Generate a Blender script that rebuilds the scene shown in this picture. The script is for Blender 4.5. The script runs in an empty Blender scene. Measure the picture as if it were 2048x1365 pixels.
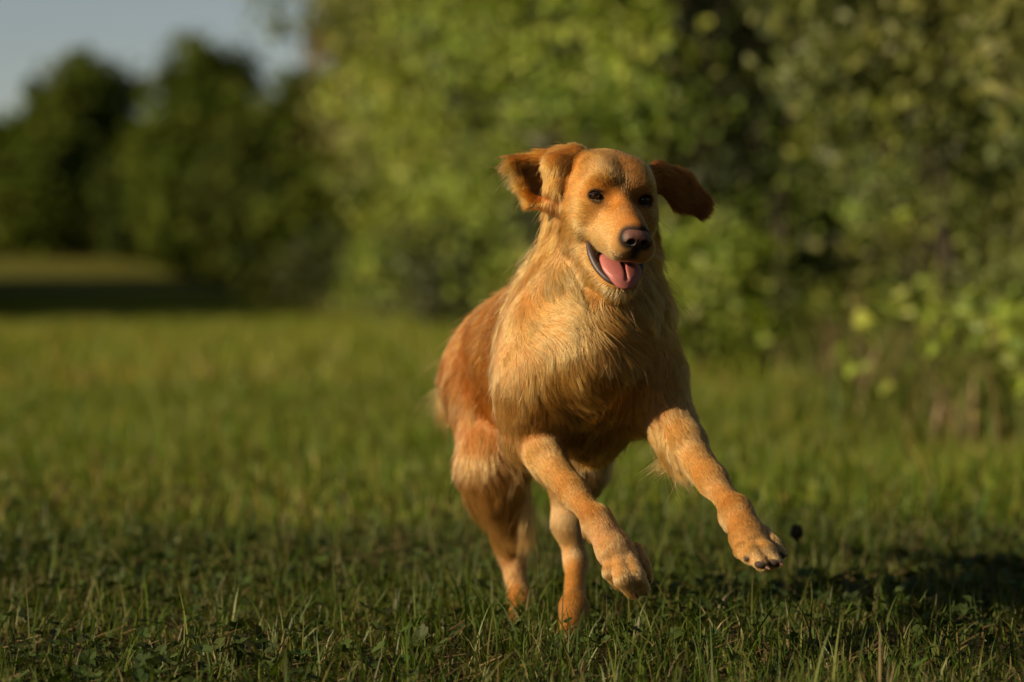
import bpy, math, random
import numpy as np
from mathutils import Vector, kdtree

# ----------------------------------------------------------------- camera
rng = np.random.default_rng(11)
random.seed(5)
scene = bpy.context.scene
col = scene.collection
D0, CAM_H, LENS = 3.72, 0.61, 85.0
FPX = 2048 * LENS / 36.0
PITCH = math.atan((682.5 - 540.0) / FPX)
cam_data = bpy.data.cameras.new('camera')
cam = bpy.data.objects.new('camera', cam_data)
col.objects.link(cam)
cam.location = (0, -D0, CAM_H)
cam.rotation_euler = (math.pi / 2 - PITCH, 0, 0)
cam_data.lens = LENS
cam_data.sensor_width = 36.0
cam_data.clip_start = 0.05
cam_data.clip_end = 12000
cam_data.dof.use_dof = True
cam_data.dof.focus_distance = 3.70
cam_data.dof.aperture_fstop = 2.0
cam_data.dof.aperture_blades = 9
scene.camera = cam

# ----------------------------------------------------------------- sky, sun
SUN_AZ = math.radians(66)      # to the left of the view axis, on the camera's side
SUN_EL = math.radians(21)
to_sun = Vector((-math.sin(SUN_AZ) * math.cos(SUN_EL), -math.cos(SUN_AZ) * math.cos(SUN_EL), math.sin(SUN_EL)))
world = bpy.data.worlds.new('World')
scene.world = world
world.use_nodes = True
wn = world.node_tree
wn.nodes.clear()
w_out = wn.nodes.new('ShaderNodeOutputWorld')
w_bg = wn.nodes.new('ShaderNodeBackground')
w_sky = wn.nodes.new('ShaderNodeTexSky')
w_sky.sky_type = 'NISHITA'
w_sky.sun_disc = False
w_sky.sun_elevation = SUN_EL
w_sky.sun_rotation = math.atan2(to_sun.x, to_sun.y)
w_sky.air_density = 1.0
w_sky.dust_density = 0.3
w_sky.ozone_density = 1.0
w_hsv = wn.nodes.new('ShaderNodeHueSaturation')
w_hsv.inputs['Saturation'].default_value = 0.65
w_bg.inputs['Strength'].default_value = 0.052
wn.links.new(w_sky.outputs[0], w_hsv.inputs['Color'])
wn.links.new(w_hsv.outputs[0], w_bg.inputs['Color'])
wn.links.new(w_bg.outputs[0], w_out.inputs['Surface'])
sun_data = bpy.data.lights.new('sun', 'SUN')
sun_data.energy = 5.0
sun_data.angle = math.radians(0.5)
sun_data.color = (1.0, 0.78, 0.48)
sun = bpy.data.objects.new('sun', sun_data)
col.objects.link(sun)
sun.rotation_euler = to_sun.to_track_quat('Z', 'Y').to_euler()
sun.location = to_sun * 30

vs = scene.view_settings
vs.view_transform = 'Standard'
vs.look = 'None'
vs.exposure = 0.48
vs.gamma = 1.0
vs.use_curve_mapping = False
scene.render.engine = 'CYCLES'
cy = scene.cycles
cy.use_denoising = True
cy.max_bounces = 4
cy.diffuse_bounces = 1
cy.glossy_bounces = 4
cy.transmission_bounces = 3
cy.transparent_max_bounces = 8
cy.caustics_reflective = False
cy.caustics_refractive = False
cy.sample_clamp_indirect = 4.0
scene.cycles_curves.shape = 'RIBBONS'
scene.cycles_curves.subdivisions = 2

# ----------------------------------------------------------------- helpers
CAMP = np.array([0.0, -D0, CAM_H])
FW = np.array([0, math.cos(PITCH), -math.sin(PITCH)])
UP = np.array([0, math.sin(PITCH), math.cos(PITCH)])
RT = np.array([1.0, 0, 0])


def P(px, py, Y):
    """direction of a photo pixel, met with the vertical plane at depth Y (0 = the dog's face)"""
    d = RT * ((px - 1024) / FPX) - UP * ((py - 682.5) / FPX) + FW
    return CAMP + d * ((Y + D0) / d[1])


def V(dx, dy, dY=0.0):
    v = np.array([dx, dY, -dy], float)
    return v / np.linalg.norm(v)


def tag(o, label=None, cat=None, group=None, kind=None):
    if label: o['label'] = label
    if cat: o['category'] = cat
    if group: o['group'] = group
    if kind: o['kind'] = kind
    return o


def empty(name, loc=(0, 0, 0)):
    o = bpy.data.objects.new(name, None)
    o.location = loc
    o.empty_display_size = 0.1
    col.objects.link(o)
    return o


def mesh_np(name, verts, faces, colors=None, smooth=False):
    """faces: one int array (n,k) or a list of such arrays"""
    me = bpy.data.meshes.new(name)
    verts = np.asarray(verts, np.float32)
    if isinstance(faces, np.ndarray): faces = [faces]
    me.vertices.add(len(verts))
    me.vertices.foreach_set('co', verts.ravel())
    loops = np.concatenate([f.ravel() for f in faces]).astype(np.int32)
    sizes = np.concatenate([np.full(len(f), f.shape[1], np.int32) for f in faces])
    starts = np.concatenate([[0], np.cumsum(sizes)[:-1]]).astype(np.int32)
    me.loops.add(len(loops))
    me.loops.foreach_set('vertex_index', loops)
    me.polygons.add(len(sizes))
    me.polygons.foreach_set('loop_start', starts)
    me.polygons.foreach_set('loop_total', sizes)
    me.polygons.foreach_set('use_smooth', np.full(len(sizes), smooth, bool))
    if colors is not None:
        ca = me.color_attributes.new('Col', 'FLOAT_COLOR', 'POINT')
        c4 = np.ones((len(verts), 4), np.float32)
        c4[:, :3] = colors
        ca.data.foreach_set('color', c4.ravel())
    me.update(calc_edges=True)
    return me


def link(name, me, mat, parent=None):
    o = bpy.data.objects.new(name, me)
    col.objects.link(o)
    if mat is not None and len(me.materials) == 0: me.materials.append(mat)
    if parent is not None: o.parent = parent
    return o


def new_mat(name):
    m = bpy.data.materials.new(name)
    m.use_nodes = True
    m.node_tree.nodes.clear()
    return m, m.node_tree.nodes, m.node_tree.links


def mat_plain(name, color, rough=0.5, bump=0.0, bscale=200.0, var=0.15, sss=0.0, coat=0.0, attr=False, spec=0.5):
    m, n, l = new_mat(name)
    out = n.new('ShaderNodeOutputMaterial')
    b = n.new('ShaderNodeBsdfPrincipled')
    tc = n.new('ShaderNodeTexCoord')
    nz = n.new('ShaderNodeTexNoise')
    nz.inputs['Scale'].default_value = bscale
    nz.inputs['Detail'].default_value = 4
    l.new(tc.outputs['Object'], nz.inputs['Vector'])
    mr = n.new('ShaderNodeMapRange')
    mr.inputs['To Min'].default_value = 1 - var
    mr.inputs['To Max'].default_value = 1 + var
    l.new(nz.outputs['Fac'], mr.inputs['Value'])
    mx = n.new('ShaderNodeMix')
    mx.data_type = 'RGBA'
    mx.blend_type = 'MULTIPLY'
    mx.inputs['Factor'].default_value = 1.0
    if attr:
        at = n.new('ShaderNodeAttribute')
        at.attribute_name = 'Col'
        l.new(at.outputs['Color'], mx.inputs['A'])
    else:
        mx.inputs['A'].default_value = (*color, 1)
    l.new(mr.outputs[0], mx.inputs['B'])
    l.new(mx.outputs['Result'], b.inputs['Base Color'])
    b.inputs['Roughness'].default_value = rough
    b.inputs['Specular IOR Level'].default_value = spec
    b.inputs['Coat Weight'].default_value = coat
    b.inputs['Coat Roughness'].default_value = 0.1
    if sss:
        b.inputs['Subsurface Weight'].default_value = sss
        b.inputs['Subsurface Radius'].default_value = (0.006, 0.002, 0.001)
        b.inputs['Subsurface Scale'].default_value = 1.0
    if bump:
        bp = n.new('ShaderNodeBump')
        bp.inputs['Strength'].default_value = bump
        bp.inputs['Distance'].default_value = 0.001
        l.new(nz.outputs['Fac'], bp.inputs['Height'])
        l.new(bp.outputs[0], b.inputs['Normal'])
    l.new(b.outputs[0], out.inputs['Surface'])
    return m


def mat_leaf(name, trans=0.35, gloss=0.12, gain=1.0):
    """diffuse front, translucent back, faint waxy sheen; colour from the leaf's own attribute"""
    m, n, l = new_mat(name)
    out = n.new('ShaderNodeOutputMaterial')
    at = n.new('ShaderNodeAttribute')
    at.attribute_name = 'Col'
    dif = n.new('ShaderNodeBsdfDiffuse')
    tr = n.new('ShaderNodeBsdfTranslucent')
    gl = n.new('ShaderNodeBsdfGlossy')
    gl.inputs['Roughness'].default_value = 0.5
    hs = n.new('ShaderNodeHueSaturation')
    hs.inputs['Saturation'].default_value = 1.15
    hs.inputs['Value'].default_value = 1.2
    l.new(at.outputs['Color'], hs.inputs['Color'])
    l.new(at.outputs['Color'], dif.inputs['Color'])
    l.new(hs.outputs[0], tr.inputs['Color'])
    m1 = n.new('ShaderNodeMixShader')
    m1.inputs[0].default_value = trans
    l.new(dif.outputs[0], m1.inputs[1])
    l.new(tr.outputs[0], m1.inputs[2])
    m2 = n.new('ShaderNodeMixShader')
    m2.inputs[0].default_value = gloss * 0.2
    l.new(m1.outputs[0], m2.inputs[1])
    l.new(gl.outputs[0], m2.inputs[2])
    l.new(m2.outputs[0], out.inputs['Surface'])
    return m


def unit(a):
    return a / np.maximum(np.linalg.norm(a, axis=-1, keepdims=True), 1e-9)


def tube(pts, rad, sides=7):
    pts = np.asarray(pts, float); k = len(pts)
    v, f = [], []
    for i in range(k):
        t = pts[min(i + 1, k - 1)] - pts[max(i - 1, 0)]
        t = t / np.linalg.norm(t)
        a = np.cross(t, [0.3, 0.9, 0.2]); a /= np.linalg.norm(a)
        b_ = np.cross(t, a)
        for s in range(sides):
            an = 2 * math.pi * s / sides
            v.append(pts[i] + (a * math.cos(an) + b_ * math.sin(an)) * rad[i])
    for i in range(k - 1):
        for s in range(sides):
            f.append([i * sides + s, i * sides + (s + 1) % sides, (i + 1) * sides + (s + 1) % sides, (i + 1) * sides + s])
    return np.array(v), np.array(f)
# ----------------------------------------------------------------- ground
def ground_z(x, y):
    x = np.asarray(x, float); y = np.asarray(y, float)
    far = np.clip((y - 30) / 60.0, 0, 1)
    lift = far * far * (3 - 2 * far) * 1.1
    near = 0.006 * np.sin(x * 3.1 + 0.7 * y) + 0.006 * np.sin(y * 4.3 - 1.3 * x + 1.0)
    roll = 0.03 * np.sin(x * 0.55 + 1.0) * np.clip((y - 2) / 6, 0, 1)
    bank = np.clip((y - 34) / 26.0, 0, 1)
    bank = 0.40 * bank * bank * (3 - 2 * bank) * np.clip((-x - 1) / 6.0, 0, 1)
    return lift + near + roll + bank


def axis_pts(lo, hi, near_lo, near_hi, fine, grow=1.18):
    pts = list(np.arange(near_lo, near_hi + 1e-6, fine))
    s = fine
    while pts[-1] < hi:
        s *= grow; pts.append(pts[-1] + s)
    s = fine
    while pts[0] > lo:
        s *= grow; pts.insert(0, pts[0] - s)
    return np.array(pts)


gx = axis_pts(-3000, 3000, -3, 3, 0.12)
gy = axis_pts(-400, 6000, -2.5, 5, 0.12)
GX, GY = np.meshgrid(gx, gy, indexing='ij')
gv = np.stack([GX, GY, ground_z(GX, GY)], -1).reshape(-1, 3)
ii = np.arange(len(gx) * len(gy)).reshape(len(gx), len(gy))
gf = np.stack([ii[:-1, :-1], ii[1:, :-1], ii[1:, 1:], ii[:-1, 1:]], -1).reshape(-1, 4)

m, n, l = new_mat('meadow_soil')
out = n.new('ShaderNodeOutputMaterial')
b = n.new('ShaderNodeBsdfPrincipled')
b.inputs['Roughness'].default_value = 0.95
b.inputs['Specular IOR Level'].default_value = 0.1
geo = n.new('ShaderNodeNewGeometry')
n1 = n.new('ShaderNodeTexNoise'); n1.inputs['Scale'].default_value = 0.35; n1.inputs['Detail'].default_value = 6
n2 = n.new('ShaderNodeTexNoise'); n2.inputs['Scale'].default_value = 30.0; n2.inputs['Detail'].default_value = 5
n3 = n.new('ShaderNodeTexNoise'); n3.inputs['Scale'].default_value = 2.2; n3.inputs['Detail'].default_value = 5
for q in (n1, n2, n3): l.new(geo.outputs['Position'], q.inputs['Vector'])
r1 = n.new('ShaderNodeValToRGB')
r1.color_ramp.elements[0].position = 0.36; r1.color_ramp.elements[0].color = (0.120, 0.132, 0.018, 1)
r1.color_ramp.elements[1].position = 0.66; r1.color_ramp.elements[1].color = (0.185, 0.172, 0.030, 1)
l.new(n1.outputs['Fac'], r1.inputs['Fac'])
r2 = n.new('ShaderNodeValToRGB')
r2.color_ramp.elements[0].position = 0.35; r2.color_ramp.elements[0].color = (0.45, 0.45, 0.45, 1)
r2.color_ramp.elements[1].position = 0.7; r2.color_ramp.elements[1].color = (1.25, 1.2, 1.1, 1)
l.new(n2.outputs['Fac'], r2.inputs['Fac'])
mx = n.new('ShaderNodeMix'); mx.data_type = 'RGBA'; mx.blend_type = 'MULTIPLY'; mx.inputs['Factor'].default_value = 1
l.new(r1.outputs[0], mx.inputs['A']); l.new(r2.outputs[0], mx.inputs['B'])
soil = n.new('ShaderNodeMix'); soil.data_type = 'RGBA'
sy = n.new('ShaderNodeSeparateXYZ'); l.new(geo.outputs['Position'], sy.inputs[0])
mr = n.new('ShaderNodeMapRange'); mr.inputs['From Min'].default_value = 3.0; mr.inputs['From Max'].default_value = 14.0
l.new(sy.outputs['Y'], mr.inputs['Value']); l.new(mr.outputs[0], soil.inputs['Factor'])
r3 = n.new('ShaderNodeValToRGB')       # thatch and bare earth between the blades
r3.color_ramp.elements[0].position = 0.3; r3.color_ramp.elements[0].color = (0.022, 0.020, 0.009, 1)
r3.color_ramp.elements[1].position = 0.75; r3.color_ramp.elements[1].color = (0.075, 0.055, 0.026, 1)
l.new(n2.outputs['Fac'], r3.inputs['Fac'])
l.new(r3.outputs[0], soil.inputs['A']); l.new(mx.outputs['Result'], soil.inputs['B'])
l.new(soil.outputs['Result'], b.inputs['Base Color'])
bp = n.new('ShaderNodeBump'); bp.inputs['Strength'].default_value = 1.0; bp.inputs['Distance'].default_value = 0.05
l.new(n2.outputs['Fac'], bp.inputs['Height']); l.new(bp.outputs[0], b.inputs['Normal'])
l.new(b.outputs[0], out.inputs['Surface'])
ground = link('ground', mesh_np('ground', gv, gf, smooth=True), m)
tag(ground, 'mown meadow of short grass running back to the trees', 'ground', kind='structure')

# far wooded ridge, only a sliver shows behind the trees
hx = np.linspace(-1500, 1200, 90)
hz = 60 + 32 * np.exp(-((hx + 620) / 230) ** 2) + 10 * np.sin(hx * 0.011) + 5 * np.sin(hx * 0.037)
rows = []
for t, dy in ((0, 0), (0.45, 70), (0.8, 170), (1.0, 320)):
    rows.append(np.stack([hx, np.full_like(hx, 2300 + dy), hz * t + 4 * np.sin(hx * 0.05 + dy)], -1))
hv = np.concatenate(rows)
hi = np.arange(4 * 90).reshape(4, 90)
hf = np.stack([hi[:-1, :-1], hi[:-1, 1:], hi[1:, 1:], hi[1:, :-1]], -1).reshape(-1, 4)
hill = link('hills', mesh_np('hills', hv, hf, smooth=True), mat_plain('hill_forest', (0.05, 0.075, 0.09), 1.0, var=0.4, bscale=0.02))  # distance haze put into the forest colour as blue
tag(hill, 'bluish wooded ridge far behind the trees', 'hills', kind='structure')

# ----------------------------------------------------------------- grass
M_grass = mat_leaf('grass_blades', trans=0.30, gloss=0.10)


def area_pts(nmax, d0, d1, dens, margin=1.0):
    """points spread evenly over the ground in view (and a step to either side) between two distances"""
    w1 = 0.215 * d1 + margin
    area = (d1 - d0) * 2 * w1
    k = int(min(area * dens, nmax * 4))
    d = rng.uniform(d0, d1, k); x = rng.uniform(-w1, w1, k)
    keep = np.abs(x) < 0.215 * d + margin
    return x[keep], d[keep] - D0


def patch(x, y, s, ph):
    return 0.5 + 0.25 * np.sin(x * s + ph + 1.7 * np.sin(y * s * 0.7 + ph)) + 0.25 * np.sin(y * s * 1.3 - ph * 2 + 1.3 * np.sin(x * s * 0.9))


GREENS = np.array([[0.060, 0.095, 0.012], [0.082, 0.115, 0.016], [0.108, 0.130, 0.020], [0.045, 0.078, 0.012], [0.120, 0.120, 0.028]])
DRY = np.array([[0.20, 0.145, 0.065], [0.15, 0.10, 0.042], [0.25, 0.19, 0.09]])


def blades(name, x, y, h, w, lean, dry, segs, label, gain=1.0):
    k = len(x)
    z = ground_z(x, y) - 0.004
    az = rng.uniform(0, 2 * np.pi, k)                     # facing
    la = rng.uniform(0, 2 * np.pi, k)                     # lean direction
    le = np.abs(rng.normal(0, lean, k)) + 0.05
    side = np.stack([np.cos(az), np.sin(az), np.zeros(k)], -1)
    ld = np.stack([np.cos(la), np.sin(la), np.zeros(k)], -1)
    base = np.stack([x, y, z], -1)
    vs_, per = [], []
    for s in range(segs + 1):
        t = s / segs
        bend = le * (t ** 1.7)
        p = base + ld * (h * bend)[:, None] * 1.0
        p[:, 2] += h * (t - 0.35 * bend * t)
        wd = w * (1 - t ** 1.8) * 0.5
        if s < segs:
            vs_ += [p - side * wd[:, None], p + side * wd[:, None]]
        else:
            vs_ += [p]
    nv = 2 * segs + 1
    vv = np.stack(vs_, 1).reshape(-1, 3)
    o = (np.arange(k) * nv)[:, None]
    quads = [o + np.array([[2 * s, 2 * s + 1, 2 * s + 3, 2 * s + 2]]) for s in range(segs - 1)]
    tri = o + np.array([[2 * segs - 2, 2 * segs - 1, 2 * segs]])
    faces = ([np.concatenate(quads)] if quads else []) + [tri]
    c = GREENS[rng.integers(0, len(GREENS), k)] * rng.uniform(0.7, 1.25, (k, 1))
    dm = rng.random(k) < dry
    c[dm] = DRY[rng.integers(0, 3, dm.sum())] * rng.uniform(0.6, 1.1, (dm.sum(), 1))
    cc = np.repeat(c * gain, nv, 0)
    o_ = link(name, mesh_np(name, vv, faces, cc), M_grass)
    return tag(o_, label, 'grass', kind='stuff')


x, y = area_pts(10 ** 6, 3.0, 5.6, 9000)
pt = patch(x, y, 4.0, 0.6)
keep = rng.random(len(x)) < 0.45 + 0.55 * pt
x, y, pt = x[keep], y[keep], pt[keep]
blades('grass', x, y, rng.gamma(5, 0.0092, len(x)) * (0.7 + 0.5 * pt), rng.uniform(0.0022, 0.0050, len(x)), 0.55, 0.10 + 0.12 * (1 - pt), 3,
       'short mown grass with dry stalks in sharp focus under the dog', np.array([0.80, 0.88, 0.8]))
x, y = area_pts(10 ** 6, 5.6, 12, 1900)
pt = patch(x, y, 1.3, 2.1)
blades('grass', x, y, rng.gamma(7, 0.0085, len(x)) * (0.7 + 0.6 * pt), rng.uniform(0.004, 0.008, len(x)), 0.5, 0.08 + 0.2 * (1 - pt) ** 2, 2,
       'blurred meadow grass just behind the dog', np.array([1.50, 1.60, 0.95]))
x, y = area_pts(10 ** 6, 12, 45, 210, 2.0)
pt = patch(x, y, 0.5, 0.3)
blades('grass', x, y, rng.gamma(7, 0.013, len(x)), rng.uniform(0.010, 0.022, len(x)), 0.5, 0.10 + 0.2 * (1 - pt) ** 2, 1,
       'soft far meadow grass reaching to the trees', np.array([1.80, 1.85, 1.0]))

# taller blades the mower missed
x, y = area_pts(10 ** 6, 3.1, 6.5, 90)
blades('tall_grass', x, y, rng.uniform(0.07, 0.14, len(x)), rng.uniform(0.003, 0.006, len(x)), 0.45, 0.05, 5, 'scattered taller grass blades standing above the mown grass')

# clover: three round folded leaflets on a stalk
x, y = area_pts(10 ** 6, 3.0, 7.0, 950)
pt = patch(x, y, 2.6, 4.0)
keep = rng.random(len(x)) < np.clip(pt * 1.3 - 0.30 + 0.30 * (x > 0.1), 0, 1) * np.clip((7.0 - D0 - y) / 2.4, 0, 1)
x, y = x[keep], y[keep]
k = len(x)
hgt = rng.uniform(0.012, 0.042, k)
cen = np.stack([x, y, ground_z(x, y) + hgt], -1)
size = rng.uniform(0.007, 0.016, k)
rot = rng.uniform(0, 2 * np.pi, k)
tilt = np.stack([rng.normal(0, 0.35, k), rng.normal(0, 0.35, k)], -1)
outl = np.array([[0.0, 0.0], [0.28, 0.55], [0.50, 0.62], [0.82, 0.48], [0.95, 0.20], [0.88, 0.0], [0.95, -0.20], [0.82, -0.48], [0.50, -0.62], [0.28, -0.55]])
lv, lf = [], []
half = [np.array([0, 1, 2, 3, 4, 5]), np.array([0, 5, 6, 7, 8, 9])]
for j in range(3):
    a = rot + j * 2 * np.pi / 3 + rng.normal(0, 0.15, k)
    up_ = rng.uniform(-0.15, 0.5, k)
    for q in outl:
        r_ = q[0] * size; s_ = q[1] * size
        px_ = np.cos(a) * r_ - np.sin(a) * s_
        py_ = np.sin(a) * r_ + np.cos(a) * s_
        pz_ = up_ * r_ + 0.35 * np.abs(s_) + tilt[:, 0] * px_ + tilt[:, 1] * py_
        lv.append(cen + np.stack([px_, py_, pz_], -1))
for s_ in (-1, 1):
    lv.append(cen + np.array([s_ * 0.0007, 0, -0.0005])); lv.append(cen + np.array([s_ * 0.0007, 0, 0]) - np.stack([0 * x, 0 * x, hgt + 0.004], -1))
nv = 34
vv = np.stack(lv, 1).reshape(-1, 3)
o = (np.arange(k) * nv)[:, None]
hexes = np.concatenate([o + (np.concatenate([[b_] for b_ in hf_]) + 10 * j)[None, :] for j in range(3) for hf_ in half])
stalk = o + np.array([[30, 31, 33, 32]])
cc = np.array([0.044, 0.066, 0.014]) * rng.uniform(0.6, 1.35, (k, 1)) * (1 + rng.normal(0, 0.08, (k, 3)))
clover = link('clover', mesh_np('clover', vv, [hexes, stalk], np.repeat(cc, nv, 0)), mat_leaf('clover_leaf', trans=0.25, gloss=0.14))
tag(clover, 'low clover leaves mixed through the mown grass', 'clover', kind='stuff')

# dry thatch lying flat between the blades
x, y = area_pts(10 ** 6, 3.0, 5.2, 900)
k = len(x)
a = rng.uniform(0, np.pi, k); L = rng.uniform(0.015, 0.05, k)
dv = np.stack([np.cos(a) * L, np.sin(a) * L, rng.uniform(-0.1, 0.45, k) * L], -1)
sv = np.stack([-np.sin(a), np.cos(a), 0.6 + 0 * a], -1) * rng.uniform(0.0008, 0.002, (k, 1))
c0 = np.stack([x, y, ground_z(x, y) + rng.uniform(0.003, 0.02, k)], -1)
vv = np.stack([c0 - sv, c0 + sv, c0 + dv + sv * 0.5, c0 + dv - sv * 0.5], 1).reshape(-1, 3)
ff = (np.arange(k) * 4)[:, None] + np.array([[0, 1, 2, 3]])
cc = np.repeat(DRY[rng.integers(0, 3, k)] * rng.uniform(0.5, 1.1, (k, 1)), 4, 0)
tag(link('thatch', mesh_np('thatch', vv, ff, cc), M_grass), 'dry straw-coloured cuttings lying between the grass blades', 'thatch', kind='stuff')
# ----------------------------------------------------------------- trees and hedge
M_leaf = mat_leaf('tree_leaves', trans=0.30, gloss=0.15)
M_far = mat_leaf('far_leaves', trans=0.25, gloss=0.0)
M_bark = mat_plain('bark', (0.036, 0.030, 0.016), 0.95, bump=0.8, bscale=18, var=0.5)


LEAF6 = np.array([[0, 0, 0], [0.35, 0.30, 0.06], [0.72, 0.22, 0.05], [1, 0, -0.10], [0.72, -0.22, 0.05], [0.35, -0.30, 0.06]])


def leaf_frames(k, face=None):
    """leaves hang loosely, turned outwards from the crown and up"""
    nrm = unit(rng.normal(0, 0.62, (k, 3)) + (np.array([0, 0, 0.6]) if face is None else face))
    t = unit(np.cross(nrm, unit(rng.normal(0, 1, (k, 3)))))
    return t, np.cross(nrm, t), nrm


def leaves_mesh(name, pos, size, colr, detail=True, face=None):
    k = len(pos)
    t, s, nrm = leaf_frames(k, face)
    if detail:
        q = LEAF6
        vv = pos[:, None] + size[:, None, None] * (q[None, :, 0:1] * t[:, None] + q[None, :, 1:2] * 1.25 * s[:, None] + q[None, :, 2:3] * 2 * nrm[:, None])
        o = (np.arange(k) * 6)[:, None]
        ff = np.concatenate([o + np.array([[0, 1, 2, 3]]), o + np.array([[0, 3, 4, 5]])])
        nv = 6
    else:
        q = np.array([[0, 0, 0], [0.5, 0.38, 0.08], [1, 0, -0.05], [0.5, -0.38, 0.08]])
        vv = pos[:, None] + size[:, None, None] * (q[None, :, 0:1] * t[:, None] + q[None, :, 1:2] * s[:, None] + q[None, :, 2:3] * nrm[:, None])
        o = (np.arange(k) * 4)[:, None]
        ff = o + np.array([[0, 1, 2, 3]])
        nv = 4
    return mesh_np(name, vv.reshape(-1, 3), ff, np.repeat(colr, nv, 0))


def crown_points(rx, rz, zc, n_cl, per, cl_r, shell=0.55, zmin=0.15, hollow=0.0, rough=0.09):
    """leaf positions in clumps spread through an uneven crown; returns points and clump ids and centres"""
    u = unit(rng.normal(0, 1, (n_cl, 3)))
    r = rng.uniform(shell ** 3, 1, n_cl) ** (1 / 3)
    lump = 1 + 0.16 * np.sin(u[:, 0] * 5 + 1) * np.sin(u[:, 2] * 4) + rng.normal(0, rough, n_cl)
    c = u * (r * lump)[:, None] * np.array([rx, rx, rz])
    c[:, 2] += zc
    c = c[c[:, 2] > zmin]
    if hollow:      # bare pockets where the shaded inside shows
        ph = rng.uniform(0, 6.28, 3)
        q = np.sin(c[:, 0] * 2.6 + ph[0]) + np.sin(c[:, 1] * 2.2 + ph[1]) + np.sin(c[:, 2] * 3.0 + ph[2] + c[:, 0])
        c = c[q > np.quantile(q, hollow)]
    kk = len(c)
    cnt = np.maximum(4, (per * rng.uniform(0.45, 1.5, kk)).astype(int))
    ids = np.repeat(np.arange(kk), cnt)
    rad = cl_r * rng.uniform(0.6, 1.35, kk)
    off = rng.normal(0, 1, (len(ids), 3)) * np.array([1, 1, 0.7])
    p = c[ids] + off * rad[ids][:, None] * 0.55
    ok = p[:, 2] > 0.05
    return p[ok], ids[ok], c


def make_tree(name, loc, rx, height, base, palette, n_cl, per, cl_r, leaf, label, cat='tree', detail=False, stems=1,
              trunk_r=0.09, leaf_parts=0, group=None, shell=0.55, bark=None, hollow=0.0, rough=0.09):
    """thing: Empty at the foot > trunk, crown (> leaf)"""
    t = empty(name, (loc[0], loc[1], float(ground_z(loc[0], loc[1])) - 0.03))
    tag(t, label, cat, group)
    rz = (height - base) / 2
    zc = base + rz
    p, ids, c = crown_points(rx, rz, zc, n_cl, per, cl_r, shell, hollow=hollow, rough=rough)
    pal = np.asarray(palette)
    ccol = pal[rng.integers(0, len(pal), len(c))] * rng.uniform(0.75, 1.25, (len(c), 1))
    colr = ccol[ids] * rng.uniform(0.7, 1.3, (len(p), 1))
    size = leaf * rng.uniform(0.6, 1.3, len(p))
    out_f = unit((p - np.array([0, 0, zc])) / np.array([rx, rx, rz])) * 0.75 + np.array([0, 0, 0.45])
    crown = link('crown', leaves_mesh('crown', p, size, colr, detail, out_f), M_leaf if loc[1] < 36 else M_far, t)
    crown['kind'] = 'stuff'
    tv, tf, off = [], [], 0
    for s in range(stems):
        a = rng.uniform(0, 2 * np.pi); sp = 0.0 if stems == 1 else rng.uniform(0.1, 0.35) * rx
        b0 = np.array([math.cos(a) * sp, math.sin(a) * sp, -0.05])
        top = np.array([math.cos(a) * sp * 2.2, math.sin(a) * sp * 2.2, zc + rz * 0.35])
        k = 7
        path = [b0 + (top - b0) * (i / (k - 1)) + np.append(rng.normal(0, 0.06 * rx * (0 < i), 2), 0) for i in range(k)]
        tr = trunk_r / (stems ** 0.5)
        v_, f_ = tube(path, [tr * (1.25 if i == 0 else 1 - 0.85 * i / (k - 1)) for i in range(k)])
        tv.append(v_); tf.append(f_ + off); off += len(v_)
        for q in rng.choice(len(c), min(len(c), max(6, 22 // stems)), replace=False):      # limbs reach the clumps
            st = path[rng.integers(1, k - 1)]
            e = c[q]
            mid = (st + e) / 2 + np.array([0, 0, 0.08 * rz])
            v_, f_ = tube([st, mid, e], [tr * 0.42, tr * 0.28, tr * 0.08], 5)
            tv.append(v_); tf.append(f_ + off); off += len(v_)
    link('trunk', mesh_np('trunk', np.concatenate(tv), np.concatenate(tf), smooth=True), bark or M_bark, t)
    if leaf_parts:       # the leaves that show largest, one by one
        face = np.array([-0.35, -0.93])
        score = (p[:, :2] @ face) + rng.normal(0, 0.25, len(p)) - 6 * (p[:, 2] > 2.6)
        pick = np.argsort(-score)[:leaf_parts * 3]
        pick = rng.choice(pick, leaf_parts, replace=False)
        protos = []
        for j in range(6):
            cj = pal[j % len(pal)] * rng.uniform(0.85, 1.3)
            q = LEAF6 * np.array([1, 1.3, 2.0])
            protos.append(mesh_np('leaf', q, np.array([[0, 1, 2, 3], [0, 3, 4, 5]]), np.tile(cj, (6, 1))))
            protos[-1].materials.append(M_leaf)
        tt, ss, nn = leaf_frames(leaf_parts, out_f[pick])
        from mathutils import Matrix
        for j, q in enumerate(pick):
            o_ = bpy.data.objects.new('leaf', protos[j % 6])
            col.objects.link(o_)
            o_.parent = crown
            sc = leaf * rng.uniform(1.0, 1.45)
            o_.matrix_local = Matrix([[tt[j][r_] * sc, ss[j][r_] * sc, nn[j][r_] * sc, p[q][r_] + face[r_] * 0.04 if r_ < 2 else p[q][r_]] for r_ in range(3)] + [[0, 0, 0, 1]])
    return t


def copy_tree(o, parent=None):
    c_ = o.copy()
    col.objects.link(c_)
    c_.parent = parent
    for ch in [k for k in bpy.data.objects if k.parent == o]:
        copy_tree(ch, c_)
    return c_


def at(px, d):
    """ground point under a photo column at distance d from the camera"""
    return ((px - 1024) / FPX * d, d - D0)


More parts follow.
